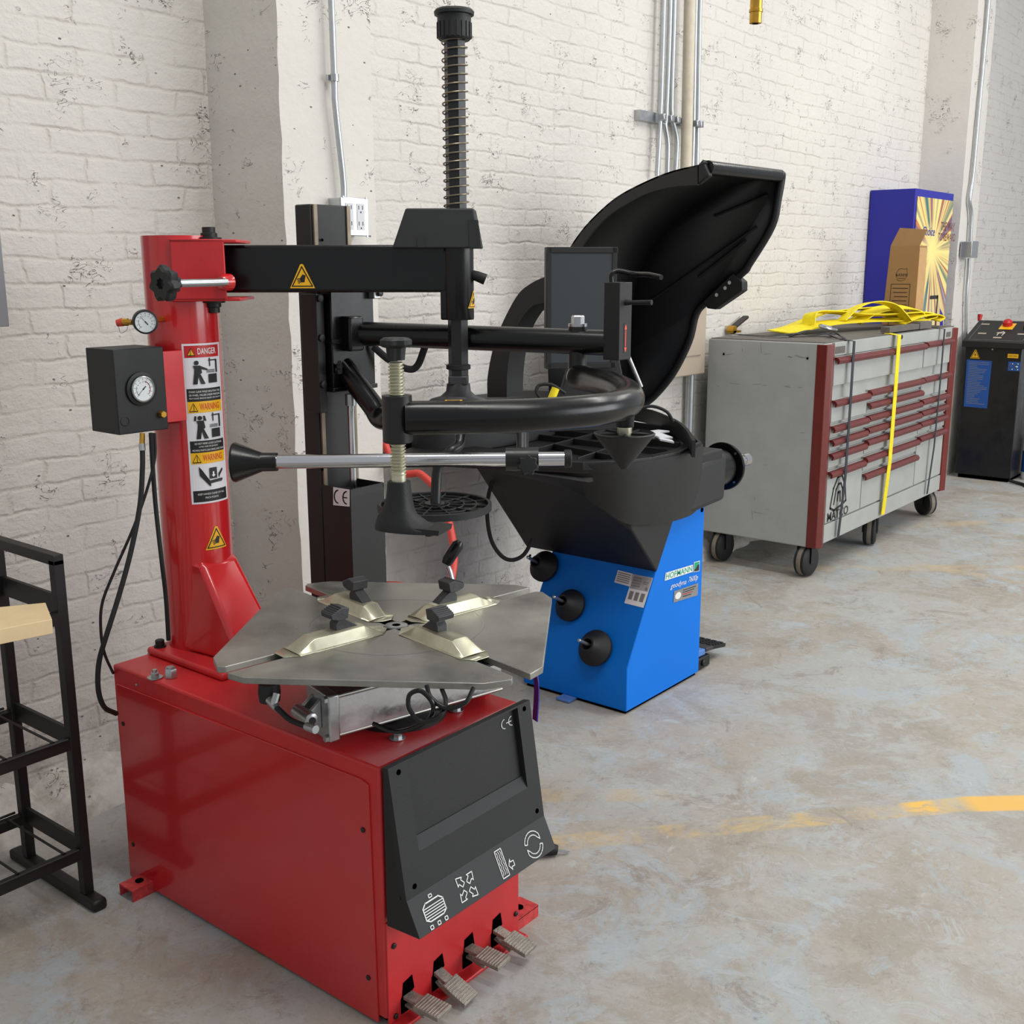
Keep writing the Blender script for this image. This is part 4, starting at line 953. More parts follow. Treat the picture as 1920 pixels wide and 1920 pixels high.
# marks on the right face
FY=by0-.0012
d=Decal(quadmap(O('Y',FY,1246,1089),O('Y',FY,1299,1072),O('Y',FY,1299,1058.5),O('Y',FY,1248,1074))); d.rect(0,0,1,1,'print'); d.up(); d.text('HOFMANN',.03,.12,.97,.88,'teal',True); d.build('name_mark',pan)
d=Decal(quadmap(O('Y',FY,1300,1073),O('Y',FY,1311,1070.5),O('Y',FY,1312,1051),O('Y',FY,1301,1054))); d.rect(0,0,1,1,'print'); d.up(); d.rect(.08,.06,.92,.94,'teal'); d.up(); d.poly([(.08,.06),(.92,.06),(.92,.66),(.6,.6),(.35,.3),(.08,.25)],'ink'); d.build('logo_mark',pan)
d=Decal(quadmap(O('Y',FY,1256,1107),O('Y',FY,1308,1091),O('Y',FY,1309,1078),O('Y',FY,1257,1094))); d.text('geodyna',0,0,.55,.95,'print',False,.05); d.text('7600p',.62,.1,.97,1.1,'print',False,.05); d.build('model_mark',pan)
d=Decal(quadmap(O('Y',FY,1262.5,1130),O('Y',FY,1308,1116),O('Y',FY,1309,1093),O('Y',FY,1264,1108.5))); d.rect(0,0,1,1,'zinc'); d.up(); d.disc(.17,.5,.12,'print',16,.3); 
for k in range(4): d.rect(.36,.78-.18*k,.9-.06*k,.85-.18*k,'ink' if k!=2 else 'dred')
d.build('dealer_sticker',pan)
# moulded hood: lower flared body
lx=lambda z: 3.39-(z-.50)*.92
b=MB()
yb,yf=2.66,2.045
# left flared body: back slope also spreads
yq=yf-.004
pts_=dict(F1=(3.388,yq,.5),F2=(3.512,yq,.7),F3=(3.86,yq,.7),F4=(3.86,yq,.9),F5=(3.21,yq,.9),F6=(3.21,yq,.6914),L1=(3.03,2.23,.885),LT=(3.03,2.23,.9),B1=(3.388,2.652,.5),B2=(3.512,2.652,.7),B3=(3.86,2.652,.7),B4=(3.86,2.652,.9),B5=(3.03,2.652,.9),B6=(3.03,2.602,.885))
pv_={k:b.bm.verts.new(q) for k,q in pts_.items()}
for f_ in ('F1 F2 F3 F4 F5 F6','F1 F6 L1 B6 B1','F6 F5 LT L1','L1 LT B5 B6','B1 B2 B3 B4 B5 B6','F1 F2 B2 B1','F2 F3 B3 B2','F3 F4 B4 B3','F4 F5 LT B5 B4'): b._f([pv_[k] for k in f_.split()])
body=b.build('hood_body','hood',B,bevel=.012,seg=3)
# front band (weight tray front), bulging
b=MB()
tp_=[(3.00,2.62),(2.975,2.40),(2.985,2.22),(3.03,2.10),(3.12,2.02),(3.25,1.982),(3.40,1.965),(3.55,1.98),(3.66,2.02)]
bt_=[(3.045,2.60,.868),(3.04,2.40,.866),(3.06,2.22,.845),(3.10,2.11,.79),(3.17,2.045,.725),(3.28,2.012,.705),(3.40,1.998,.695),(3.55,2.005,.69),(3.66,2.03,.695)]
top=smooth_path([P(x,y,.945) for x,y in tp_],4); low=smooth_path([P(*q) for q in bt_],4)
mid=[P(a_.x*.75+c_.x*.25,a_.y*.8+c_.y*.2-.004,.90) for a_,c_ in zip(top,low)]
cen=P(3.5,2.4,0); inn=[p.lerp(P(cen.x,cen.y,p.z),.18) for p in top]; inb=[p.lerp(P(cen.x,cen.y,p.z),.12) for p in low]; n=len(top)-1
rows=[[b.bm.verts.new(q) for q in L] for L in (low,mid,top,inn,inb)]
for j in range(5):
    r1,r2=rows[j],rows[(j+1)%5]
    for i in range(n): b._f([r1[i],r1[i+1],r2[i+1],r2[i]])
b._f([r[0] for r in rows]); b._f([r[-1] for r in rows][::-1])
b.build('tray_front','hood',B,ang=50)
# right spindle housing
b=MB(); b.hexa([P(3.55,yf-.045,.695),P(3.845,yf-.03,.70),P(3.845,2.42,.70),P(3.55,2.5,.69),P(3.55,yf-.02,.865),P(3.91,yf-.0,.875),P(3.91,2.42,.885),P(3.55,2.5,.90)])
b.build('spindle_housing','hood',B,bevel=.02,seg=4)
b=MB(); 
for p in ((1318,848),(1334,843)): q=O('Z',.882,*p); b.lathe(q,UP,[(.016,-.002),(.016,.002)],16)
b.build('vent_hole','hole',B)
# tray top
z_=.945
def TP(x,y): return O('Z',z_,x,y)
b=MB()
outer=[P(2.74,2.78,z_),P(2.80,2.62,z_),P(3.02,2.12,z_),P(3.12,2.03,z_),P(3.25,1.99,z_),P(3.40,1.975,z_),P(3.65,2.03,z_),P(3.76,2.12,z_),P(3.93,2.36,z_),P(3.97,2.60,z_),P(3.90,2.85,z_),P(3.5,2.9,z_),P(2.85,2.9,z_)]
b.prism([p-UP*.03 for p in outer],UP*.012); b.build('weight_tray','hood',B)
b=MB(); 
for a_,c_ in zip(outer,outer[1:]+outer[:1]):
    d0=(c_-a_); L0=d0.length; d0.normalize(); b.box((a_+c_)/2-UP*.005,(L0+.01,.012,.03),d0,UP.cross(d0))
for a_,c_ in (((3.10,2.20),(3.70,2.30)),((3.0,2.42),(3.72,2.5)),((3.2,2.04),(3.3,2.45)),((3.45,2.05),(3.45,2.7)),((3.62,2.1),(3.60,2.7)),((2.95,2.3),(3.45,2.7))):
    a_=P(*a_,z_);c_=P(*c_,z_); d0=(c_-a_); L0=d0.length; d0.normalize(); b.box((a_+c_)/2-UP*.008,(L0,.008,.026),d0,UP.cross(d0))
b.build('tray_divider','hood',B,bevel=.002)
b=MB(); rr_=smooth_path([O('Z',1.0,*p) for p in ((1180,762),(1215,768),(1245,779),(1268,790),(1286,806),(1298,826))],4)
b.strip([p-UP*.03 for p in rr_],UP*.06,.012); b.build('tray_rim','hood',B)
# slanted underside of the left overhang
b=MB(); b.hexa([P(3.03,2.10,.885),P(3.10,2.10,.885),P(3.10,2.62,.885),P(3.03,2.60,.885),P(2.80,2.62,.944),P(3.1,2.10,.944),P(3.1,2.88,.944),P(2.74,2.78,.944)]); b.build('tray_overhang','hood',B)
# raised rear deck
b=MB(); ce_=P(3.32,2.78,0); out=[]
for k in range(28):
    a=2*pi*k/28; out.append(P(3.35+.42*cos(a),2.80+.17*sin(a),1.07))
rr=[[b.bm.verts.new(P(p.x,p.y,z)) for p in out] for z in (.93,1.06)]+[[b.bm.verts.new(P(3.35+(p.x-3.35)*.93,2.8+(p.y-2.8)*.93,1.085)) for p in out]]
for i in range(2):
    for k in range(28): b._f([rr[i][k],rr[i][(k+1)%28],rr[i+1][(k+1)%28],rr[i+1][k]])
b._f(rr[0]); b._f(rr[2]); b.build('rear_deck','plasticlt',B)
# shaft
sc_=O('Y',2.17,1355,874); ax=EX
MB().lathe(sc_-EX*.03,ax,[(.075,-.10),(.078,-.02),(.078,.0)],40).build('spindle_nose','blackgloss',B)
fl_=MB().lathe(sc_,ax,[(.098,-.008),(.101,-.004),(.101,.004),(.097,.008),(.05,.010)],56).build('spindle_flange','blackgloss',B)
for k in range(4):
    a=pi/4+k*pi/2; MB().lathe(sc_+V((-.011,.085*cos(a),.085*sin(a))),(1,0,0),[(.005,0),(.005,.022)],10).build('flange_screw','zinc',fl_)
MB().lathe(sc_,ax,[(.05,.008),(.036,.03),(.025,.05),(.024,.17),(.028,.172),(.028,.215),(.018,.22),(.014,.20)],28).build('spindle_shaft','chrome',B)
# pedal
b=MB(); b.hexa([P(bx1-.01,2.07,.055),P(bx1+.10,2.07,.05),P(bx1+.10,2.23,.05),P(bx1-.01,2.23,.055),P(bx1-.01,2.07,.085),P(bx1+.10,2.07,.075),P(bx1+.10,2.23,.075),P(bx1-.01,2.23,.085)]); b.build('pedal_arm','bluecap',B,bevel=.004)
MB().box(P(bx1+.125,2.15,.068),(.06,.17,.016),V((.98,0,-.1)).normalized(),EY,V((.1,0,.98)).normalized()).build('pedal_plate','cast',B,bevel=.003)
b=MB(); b.bx(bx1+.0,2.06,.004,bx1+.12,2.16,.05); b.cyl((bx1+.06,2.05,.028),(bx1+.06,2.06,.028),.014,seg=12); b.build('pedal_pivot','blackmat',B,bevel=.004)
b=MB(); ua=V((.97,0,-.16)).normalized(); wa=V((.16,0,.97)).normalized(); b.box(P(bx1+.205,2.145,.055),(.13,.15,.014),ua,EY,wa)
for i in range(5):
    for j in range(5): b.box(P(bx1+.205,2.145,.055)+ua*(.024*(i-2))+EY*(.029*(j-2))+wa*.009,(.016,.021,.006),ua,EY,wa)
b.build('pedal_pad','rubber',B)
MB().bx(bx0-.045,2.30-.03,.002,bx0+.01,2.30+.03,.012).build('floor_bracket','bluecap',B,bevel=.002)
# monitor
MC=A(1088,578,3.72); mu=(RD*.985+FD*.17).normalized(); mn=mu.cross(UP).normalized(); 
if mn.dot(FD)>0: mn=-mn
mo=MB().box(MC,(.242,.035,.40),mu,mn,UP).build('monitor','plastic',B,bevel=.004)
MB().box(MC+mn*.0182,(.205,.002,.36),mu,mn,UP).build('screen','screen',mo)
b=MB()
for s_ in (-1,1): b.box(MC+mn*.0195+mu*s_*.111,(.016,.006,.40),mu,mn,UP); b.box(MC+mn*.0195+UP*s_*.190,(.242,.006,.018),mu,mn,UP)
b.build('bezel','plastic',mo,bevel=.001)
MB().hexa([MC+mu*-.02-mn*.02-UP*.15,MC+mu*.14-mn*.02-UP*.15,MC+mu*.14-mn*.05-UP*.15,MC+mu*-.02-mn*.05-UP*.15,MC+mu*-.10-mn*.02-UP*.42,MC+mu*.2-mn*.02-UP*.42,MC+mu*.2-mn*.06-UP*.42,MC+mu*-.10-mn*.06-UP*.42]).build('monitor_bracket','plasticlt',B,bevel=.004)
MB().cyl(A(1178,668,3.9),A(1202,725,3.95),.008,seg=12).build('gas_strut','zinc',B)
# hood support arch
AXx=3.26
of=[(914,745),(914,708),(924,655),(940,610),(969,555),(993,533),(1020,520),(1060,512),(1110,530)]
im=[(950,745),(951,700),(957,655),(970,612),(994,577),(1018,568),(1050,560),(1090,565)]
po=[O('X',AXx,*p) for p in of]; pi_=[O('X',AXx,*p) for p in im]
b=MB(); po=smooth_path(po,4); pi_=smooth_path(pi_,4)
def resample(L,n):
    ds=[0]
    for a_,c_ in zip(L,L[1:]): ds.append(ds[-1]+(c_-a_).length)
    out=[]
    for i in range(n+1):
        t=ds[-1]*i/n
        for j in range(len(L)-1):
            if ds[j+1]>=t-1e-9: f_=(t-ds[j])/max(1e-9,ds[j+1]-ds[j]); out.append(L[j].lerp(L[j+1],f_)); break
    return out
po,pi_=resample(po,30),resample(pi_,30); ex=V((.10,0,0))
vv=[[b.bm.verts.new(p) for p in L] for L in (po,pi_,[p+ex for p in pi_],[p+ex for p in po])]
for j in range(4):
    for i in range(30): b._f([vv[j][i],vv[j][i+1],vv[(j+1)%4][i+1],vv[(j+1)%4][i]])
b._f([r[0] for r in vv]); b._f([r[-1] for r in vv][::-1]); b.build('guard_arch','guard',B,ang=50)
# wheel guard
Xn,Xf=3.755,4.37
oarc=[(1040,540),(1052,500),(1068,465),(1092,430),(1120,400),(1155,370),(1200,345),(1255,322),(1308,309)]
iarc=[(1058,545),(1070,505),(1087,468),(1110,436),(1140,405),(1172,384),(1215,362),(1262,350),(1308,347)]
on_=resample(smooth_path([O('X',Xn,*p) for p in oarc],4),32); in_=resample(smooth_path([O('X',Xn,*p) for p in iarc],4),32)
edge=[O('X',Xf,*p) for p in ((1466,330),(1459,372),(1447,425),(1405,495),(1392,512),(1325,566),(1305,590),(1292,640),(1262,700),(1225,745),(1200,762))]
lipn=O('X',Xn,1322,303)
b=MB()
fa=[P(Xf,p.y,p.z+.0) for p in on_]
start=[P(Xn,on_[0].y+.02,on_[0].z-.55),P(Xn,on_[0].y+.035,on_[0].z-.3)]
ona=start+on_; faa=[P(Xf,p.y,p.z) for p in ona]; end=P(Xn,lipn.y,lipn.z); ona=ona+[end]; faa=faa+[P(Xf,edge[0].y,edge[0].z)]
va=[b.bm.verts.new(p) for p in ona]; vb=[b.bm.verts.new(p) for p in faa]
for i in range(len(va)-1): b._f([va[i],va[i+1],vb[i+1],vb[i]])
ve=[b.bm.verts.new(p) for p in edge[1:]]
b._f(vb+ve)
g=b.build('wheel_guard','guard',B,smooth=True,ang=30); so=g.modifiers.new('s','SOLIDIFY'); so.thickness=.006
b=MB(); n=len(on_)-1
vv=[[b.bm.verts.new(p) for p in L] for L in (on_,in_,[p+EX*.012 for p in in_],[p+EX*.03 for p in on_])]
for j in range(4):
    for i in range(n): b._f([vv[j][i],vv[j][i+1],vv[(j+1)%4][i+1],vv[(j+1)%4][i]])
b._f([r[0] for r in vv]); b._f([r[-1] for r in vv][::-1]); b.build('guard_rim','hood',g,ang=50)
# edge tube and lip
MB().tube(smooth_path([edge[0]-EX*.02]+edge,5),.016,12).build('guard_edge','guard',g)
la=O('Y',lipn.y-.0,1330,308); lb=P(Xf,edge[0].y,edge[0].z+.01)
MB().cyl(P(Xn+.02,lipn.y,lipn.z-.02),P(Xf,edge[0].y+.01,edge[0].z-.0),.026,seg=20).build('guard_grip','blackgloss',g)
MB().hexa([on_[-1],P(Xn,lipn.y+.01,lipn.z+.01),P(Xn+.03,lipn.y+.01,lipn.z+.01),on_[-1]+EX*.03,in_[-1],P(Xn,lipn.y-.02,lipn.z-.05),P(Xn+.03,lipn.y-.02,lipn.z-.05),in_[-1]+EX*.03]).build('guard_corner','guard',g,bevel=.006)
for pr_ in (((1340,405),(1440,365)),((1210,570),(1420,425)),((1310,520),(1400,450)),((1190,500),(1300,350))):
    q0,q1=[O('X',Xf-.006,*p) for p in pr_]; MB().tube([q0,q1],.006,8).build('guard_rib','guard',g)
# little control pad at the guard edge
cc=[O('X',Xf+.0,*p) for p in ((1322,565),(1378,512),(1396,528),(1396,545),(1345,580),(1330,578))]
cp_=MB().prism([p-EX*.02 for p in cc],EX*.05).build('guard_handle','guard',g,bevel=.004)
for p in ((1344,553),(1360,540),(1368,530)): MB().lathe(O('X',Xf-.021,*p),(-1,0,0),[(.008,0),(.008,.003)],12).build('handle_screw','zinc',cp_)
# loose things on the tray
sh_=MB(); 
for k,(a_,c_) in enumerate((((1190,815),(1245,808)),((1225,812),(1252,822)),((1236,823),(1262,828)))):
    p0,p1_=O('Z',.985,*a_),O('Z',.975,*c_); sh_.box((p0+p1_)/2,(max(.04,(p1_-p0).length),.05,.006),(p1_-p0).normalized(),UP.cross((p1_-p0).normalized()))
tag(sh_.build('paper_slips','paper'),'small bundle of grey paper slips lying in the front of the weight tray','paper')
wt=MB(); rnd=random.Random(4)
for k in range(14):
    c=O('Z',.965,rnd.uniform(1238,1284),0) if 0 else None
    t_=k/13; c=P(3.76+rnd.uniform(-.035,.035),2.22+.14*t_,.9315+.006*(k%3)); a=rnd.uniform(0,pi)
    wt.box(c,(.03,.008,.006),V((cos(a),sin(a),0)),V((-sin(a),cos(a),0)))
o=tag(wt.build('wheel_weights','zinc'),'scatter of small bright wheel weights in the rear tray compartment','wheel weights'); o['kind']='stuff'
cbl=MB().tube(smooth_path([A(1060,738,3.6),A(1035,722,3.6),A(1012,722,3.6),A(1006,735,3.6),A(1020,752,3.6),A(1045,765,3.6)]),.006,8).build('tray_cable','rubber')
tag(cbl,'short black cable coiled on the balancer deck with a yellow tag','cable')
tg=MB().cyl(A(1042,728,3.58),A(1034,748,3.58),.013,seg=12).build('yellow_tag','strap',cbl)
MB().tube(smooth_path([A(1200,765,3.9),A(1225,762,3.9),A(1250,772,3.9),A(1262,790,3.92)]),.006,8).build('deck_cable','rubber',B)
# black lead hanging behind
o=MB().tube(smooth_path([A(925,895,4.1),A(915,935,4.1),A(914,975,4.1),A(922,1015,4.1),A(940,1042,4.1),A(960,1050,4.1),A(982,1040,4.1),A(1000,1010,4.1)]),.0075,10).build('power_lead','rubber',B)
# red air hose on the wall behind
o=MB().tube(smooth_path([V((2.75,2.97,1.36)),A(735,862,3.75),A(790,890,3.70),A(826,930,3.66),A(843,985,3.62),A(851,1040,3.58),A(846,1085,3.55),A(834,1115,3.55),V((2.70,2.80,.45)),V((2.62,2.62,.12)),V((2.45,2.5,.014)),V((2.2,2.42,.014)),V((1.99,2.38,.014))]),.013,12).build('red_air_hose','redhose')
tag(o,'red rubber air hose hanging against the wall behind the tyre changer','hose')

# ================================================================= TOOL CHEST
TCX0,TCX1,TCY0,TCY1,TZ0,TZ1=5.30,7.30,2.25,2.915,.17,1.225
C_=thing('tool_chest',(6.3,2.58,0),'grey rolling tool chest with dark red drawer pulls and corner trim','tool chest')
b=MB().bx(TCX0,TCY0+.012,TZ0,TCX1,TCY1,TZ1-.004); ch=b.build('chest_body','grey',C_,bevel=.006)
b=MB(); b.bx(TCX0+.01,TCY0+.015,TZ1-.006,TCX1-.01,TCY1-.01,TZ1+.0); b.build('chest_top','greyd',C_)
for x in (TCX0,TCX1): 
    s=1 if x==TCX0 else -1
    b=MB(); b.prism([P(x-.002*s,TCY0+.055,0),P(x-.002*s,TCY0+.0,0),P(x+.03*s,TCY0-.02,0),P(x+.085*s,TCY0-.004,0),P(x+.085*s,TCY0+.02,0)],UP*(TZ1-TZ0-.01)); o=b.build('corner_trim','maroon',C_,bevel=.003); o.location.z+=TZ0+.0
fy=TCY0+.004
cols=[(5.392,5.868),(5.868,6.712),(6.712,7.205)]
# bank layouts: (x0,x1,pull z,bottom z)
dr=[(cols[0][0],6.712,1.128,1.0),(6.72,7.205,1.134,1.0)]
Lz=[.910,.778,.708,.636,.541]; Mz=[.922,.852,.783,.716,.650,.555,.460]; Rz_=[.924,.791,.722,.655,.566]
def bank(zs_,x0,x1):
    for i,z in enumerate(zs_):
        nz=zs_[i+1]+.035 if i+1<len(zs_) else .285
        dr.append((x0,x1,z,nz))
bank(Lz,*cols[0]); bank(Mz,*cols[1]); bank(Rz_,*cols[2])
for (x0,x1,z,zb) in dr:
    b=MB().bx(x0+.005,TCY0-.002,zb+.003,x1-.005,TCY0+.02,z+.022); dd=b.build('drawer','grey',C_,bevel=.002)
    b=MB(); b.prism([P(x0+.004,TCY0-.001,z+.02),P(x0+.004,TCY0-.02,z+.016),P(x0+.004,TCY0-.03,z+.002),P(x0+.004,TCY0-.024,z-.014),P(x0+.004,TCY0-.016,z-.014),P(x0+.004,TCY0-.018,z+.0),P(x0+.004,TCY0-.001,z+.008)],EX*(x1-x0-.008)); b.build('drawer_pull','maroon2',dd)
MB().bx(TCX0+.09,TCY0-.003,TZ0+.012,TCX1-.09,TCY0+.02,.278).build('kick_panel','grey',C_,bevel=.002)
MB().bx(TCX0+.09,TCY0-.002,1.155,TCX1-.09,TCY0+.02,TZ1-.004).build('top_rail','grey',C_,bevel=.002)
d=Decal(plane((TCX0,TCY0-.0035,0),EX,UP))
d.rect(.095,1.165,.215,1.20,'greyd'); d.build('maker_plate',C_)
d=Decal(plane((TCX0,TCY0-.0035,0),EX,UP)); d.rect(1.80,1.165,1.88,1.195,'greyd'); d.build('latch_plate',C_)
MB().lathe(P(6.30,TCY0-.003,1.205),(0,-1,0),[(.012,0),(.012,.01)],14).build('lock','blackmat',C_)
# emblem bottom left
d=Decal(plane((5.42,TCY0-.0035,.29),EX,UP))
q=[O('Y',TCY0,*p) for p in ((1574,893),(1557,954),(1590,938))]
ex_=[(.075,.10),(.045,.115),(.035,.16),(.07,.20),(.10,.225),(.15,.225),(.185,.20),(.20,.15),(.175,.105)]
d.line([(.03,.07),(.06,.17),(.11,.225),(.165,.225),(.215,.165),(.235,.08),(.185,.065),(.08,.05)],.012,'ink',True)
d.line([(.075,.085),(.095,.16),(.125,.185),(.155,.185),(.18,.155),(.185,.095)],.011,'ink'); d.line([(.12,.10),(.125,.14),(.15,.14),(.16,.09)],.013,'ink')
d.text('MATCO',.0,.0,.275,.048,'ink',True); d.build('maker_emblem',C_)
for (x,y) in ((1357,664),(1514,672)): MB().lathe(O('X',TCX0-.001,x,y),(-1,0,0),[(.006,0),(.006,.001)],10).build('rivet_hole','hole',C_)
d=Decal(lambda u,v_,h: V((TCX0-h,u,v_)))
rnd=random.Random(8)
for k in range(26):
    y=rnd.uniform(TCY0+.06,TCY1-.05); z=rnd.choice([1.15,1.0,rnd.uniform(.25,1.1)])+rnd.uniform(-.01,.01); l=rnd.uniform(.01,.06); a=rnd.choice([0,0,.2,-.2,1.4])
    d.line([(y,z),(y+l*cos(a)*.5,z+l*sin(a)*.5),(y+l*cos(a),z+l*sin(a)+.003)],.0016,'greyink')
d.build('scratches',C_)
for i,(x,y,s) in enumerate(((1503,1083,1),(1348,1053,1),(1630,1021,1),(1733,966,1))):
    c=O('Z',0,x,y); c=V((min(max(c.x,5.36),7.24),min(max(c.y,2.315),2.84),.088))
    axd=V((1,.12,0)).normalized() if i<3 else V((.3,-1,0)).normalized()
    axd=[V((-.1,-1,0)),V((-.1,-1,0)),V((.28,-1,0)),V((-.9,.6,0))][i].normalized()
    cs=MB().lathe(c,axd,[(.03,-.036),(.07,-.034),(.082,-.026),(.082,.026),(.07,.034),(.03,.036)],36).build('caster_wheel','rubber',C_)
    MB().lathe(c,axd,[(.0835,-.012),(.0845,0),(.0835,.012)],36).build('tread_band','wheelgrey',cs)
    b=MB(); b.box(c+axd*.042+UP*.035,(.004,.05,.095),axd,UP.cross(axd)); b.box(c-axd*.042+UP*.035,(.004,.05,.095),axd,UP.cross(axd)); b.box(c+UP*.084,(.09,.06,.006),axd,UP.cross(axd)); b.build('caster_fork','blackmat',cs)
for x,y in ((5.42,2.80),(7.2,2.80)):
    c=V((x,y,.088))
# straps
def band(name,m,x,ztop,zbot,wd,label,cat,xo=0,yb=None,grp=None):
    pts=[P(x,TCY0+.045,TZ1+.004),P(x,TCY0+.02,TZ1+.004),P(x,TCY0-.033,TZ1-.004),P(x+xo*.3,TCY0-.036,.9),P(x+xo*.7,TCY0-.036,.5),P(x+xo,TCY0-.02,zbot)]
    b=MB().strip(pts,EX*wd,.003); o=b.build(name,m); tag(o,label,cat,grp); return o
s1=O('Y',TCY0,1592,640).x; s2=O('Y',TCY0,1565,1008)
band('dark_strap','webbing',s1-.01,0,.19,.028,'dark grey tie-down strap hanging down the left end of the grey chest front','strap',s2.x-s1+.01)
s3=O('Y',TCY0,1761,622).x; s4=O('Y',TCY0,1733,921).x
band('dark_strap','webbing',s3,0,.20,.022,'dark grey tie-down strap hanging down the right end of the grey chest front','strap',s4-s3)
s5=O('Y',TCY0,1676,625).x; s6=O('Y',TCY0,1649,966).x
ys=band('yellow_strap','strap',s5,0,.20,.052,'yellow webbing strap hanging down the middle of the grey chest front','strap',s6-s5)
# heaped yellow tow strap
b=MB(); ZC=TZ1+.004
def heap(b,pts,wv,th=.006):
    b.strip(smooth_path([P(p[0],p[1],p[2]+.012) for p in pts],5),wv,th)
hp=MB()
heap(hp,[(5.90,2.80,ZC+.012),(6.05,2.78,ZC+.03),(6.3,2.72,ZC+.085),(6.55,2.66,ZC+.10),(6.8,2.58,ZC+.10),(6.98,2.50,ZC+.04)],V((.02,.11,-.02)))
heap(hp,[(5.72,2.72,ZC+.006),(5.86,2.68,ZC+.016),(6.1,2.62,ZC+.04),(6.4,2.56,ZC+.045),(6.75,2.48,ZC+.04),(7.0,2.38,ZC+.04)],V((.01,.13,.012)))
heap(hp,[(5.98,2.66,ZC+.03),(6.02,2.66,ZC+.10),(6.3,2.64,ZC+.095),(6.5,2.58,ZC+.075),(6.7,2.48,ZC+.07),(6.95,2.40,ZC+.075),(7.10,2.37,ZC+.06),(7.14,2.36,ZC+.035),(7.0,2.38,ZC+.02)],V((.01,.08,-.015)))
heap(hp,[(6.25,2.58,ZC+.05),(6.4,2.56,ZC+.12),(6.55,2.51,ZC+.15),(6.68,2.45,ZC+.13),(6.76,2.41,ZC+.07),(6.80,2.39,ZC+.03)],V((.03,.07,-.01)))
heap(hp,[(6.5,2.60,ZC+.03),(6.62,2.55,ZC+.09),(6.8,2.47,ZC+.115),(6.96,2.41,ZC+.10),(7.02,2.39,ZC+.06)],V((.02,.09,.02)))
heap(hp,[(6.75,2.42,ZC+.02),(6.95,2.38,ZC+.06),(7.14,2.34,ZC+.065),(7.21,2.33,ZC+.04),(7.12,2.33,ZC+.02)],V((.01,.07,.01)))
o=hp.build('tow_strap','strap'); so=o.modifiers.new('s','SOLIDIFY'); so.thickness=.003
tag(o,'heap of folded bright yellow webbing lying on top of the grey chest','strap')
MB().tube(smooth_path([P(6.0,2.5,ZC+.02),P(5.93,2.52,ZC+.03),P(5.92,2.56,ZC+.04),P(5.97,2.58,ZC+.045),P(6.02,2.54,ZC+.03)]),.008,8).build('strap_hook','zinc',o)
hb_=MB(); hb_.box(P(6.45,2.300,ZC+.018),(.50,.05,.030),EX,EY); hb_.box(P(6.78,2.292,ZC+.022),(.20,.045,.04),EX,EY); o2=hb_.build('ratchet_buckle','greyd'); tag(o2,'grimy steel ratchet buckle with dark handle on the chest top front edge','ratchet'); 
# dark strap with ratchet on the left of the top
rp0=O('Z',TZ1+.026,1372,618)
b=MB(); b.strip(smooth_path([P(rp0.x,rp0.y,ZC),P(5.5,2.66,ZC+.006),P(5.62,2.58,ZC+.016),P(5.72,2.52,ZC+.004),P(5.76,2.42,ZC+.02),P(5.72,2.36,ZC+.005),P(5.60,2.29,ZC+.0)],5),V((.03,.03,0)),.003)
b.strip(smooth_path([P(5.62,2.60,ZC),P(5.74,2.54,ZC+.03),P(5.82,2.44,ZC+.006),P(5.66,2.40,ZC+.014),P(5.58,2.31,ZC)],5),V((.025,.03,0)),.003)
o=b.build('ratchet_strap','webbing'); tag(o,'crumpled dark strap with standing ratchet handle on the left of the chest top','strap')
rc=P(5.36,2.80,ZC+.0)
rp=O('Z',TZ1+.026,1372,618); b=MB(); b.cyl(rp+V((0,-.02,.0)),rp+V((0,.02,0)),.022,seg=16); b.box(rp+V((.03,0,-.012)),(.09,.04,.012)); b.build('ratchet_drum','brass',o)
b=MB(); q0=rp+V((.01,0,.01)); q1=O('Y',rp.y,1399,594); b.box((q0+q1)/2,((q1-q0).length,.035,.016),(q1-q0).normalized(),EY,(q1-q0).normalized().cross(EY)); b.build('ratchet_handle','blackmat',o,bevel=.003)
# cardboard box standing on the chest
bl=O('Z',TZ1,1651,604)
cx0=7.08
K=lambda x,y: O('X',cx0,x,y)
f0,f1_,f2_,f3_=K(1653,606),K(1711,608),K(1724,464),K(1670,461)
back=EX*.10
ya,yb_=K(1724,464).y,K(1670,461).y; ya0,yb0=K(1711,608).y,K(1653,606).y
b=MB(); b.hexa([P(cx0,ya,TZ1+.004),P(cx0+.14,ya,TZ1+.004),P(cx0+.14,yb0,TZ1+.004),P(cx0,yb0,TZ1+.004),P(cx0,ya,f3_.z),P(cx0+.14,ya,f3_.z),P(cx0+.14,yb_,f3_.z),P(cx0,yb_,f3_.z)])
bo=b.build('cardboard_box','card'); tag(bo,'tall narrow brown cardboard box with raised lid flap on the grey chest','box')
b=MB(); fa_,fb_=K(1684,427),K(1736,430); b.prism([P(cx0,yb_,f3_.z),P(cx0,ya,f3_.z),fb_+EX*.03,fa_+EX*.03],EX*.004); b.build('lid_flap','card',bo)
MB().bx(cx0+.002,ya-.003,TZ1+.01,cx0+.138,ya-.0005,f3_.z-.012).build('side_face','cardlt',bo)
d=Decal(plane((cx0-.001,yb_,TZ1),-EY*1.04,UP*1.08)); 
d.line([(.02,-.0),(.02,.24),(.135,.24),(.135,.0)],.003,'ink',True)
for k in range(8): d.rect(.03+.006*(k%3),.215-.024*k,.125-.006*(k%2),.219-.024*k,'ink')
d.line([(.045,.30),(.06,.325),(.075,.33),(.095,.325),(.11,.33),(.115,.29),(.10,.265),(.075,.258),(.055,.265)],.002,'ink',True); d.text('BUCKEYE',.045,.285,.115,.300,'ink',True); d.rect(.06,.272,.10,.275,'ink')
d.build('box_print',bo)

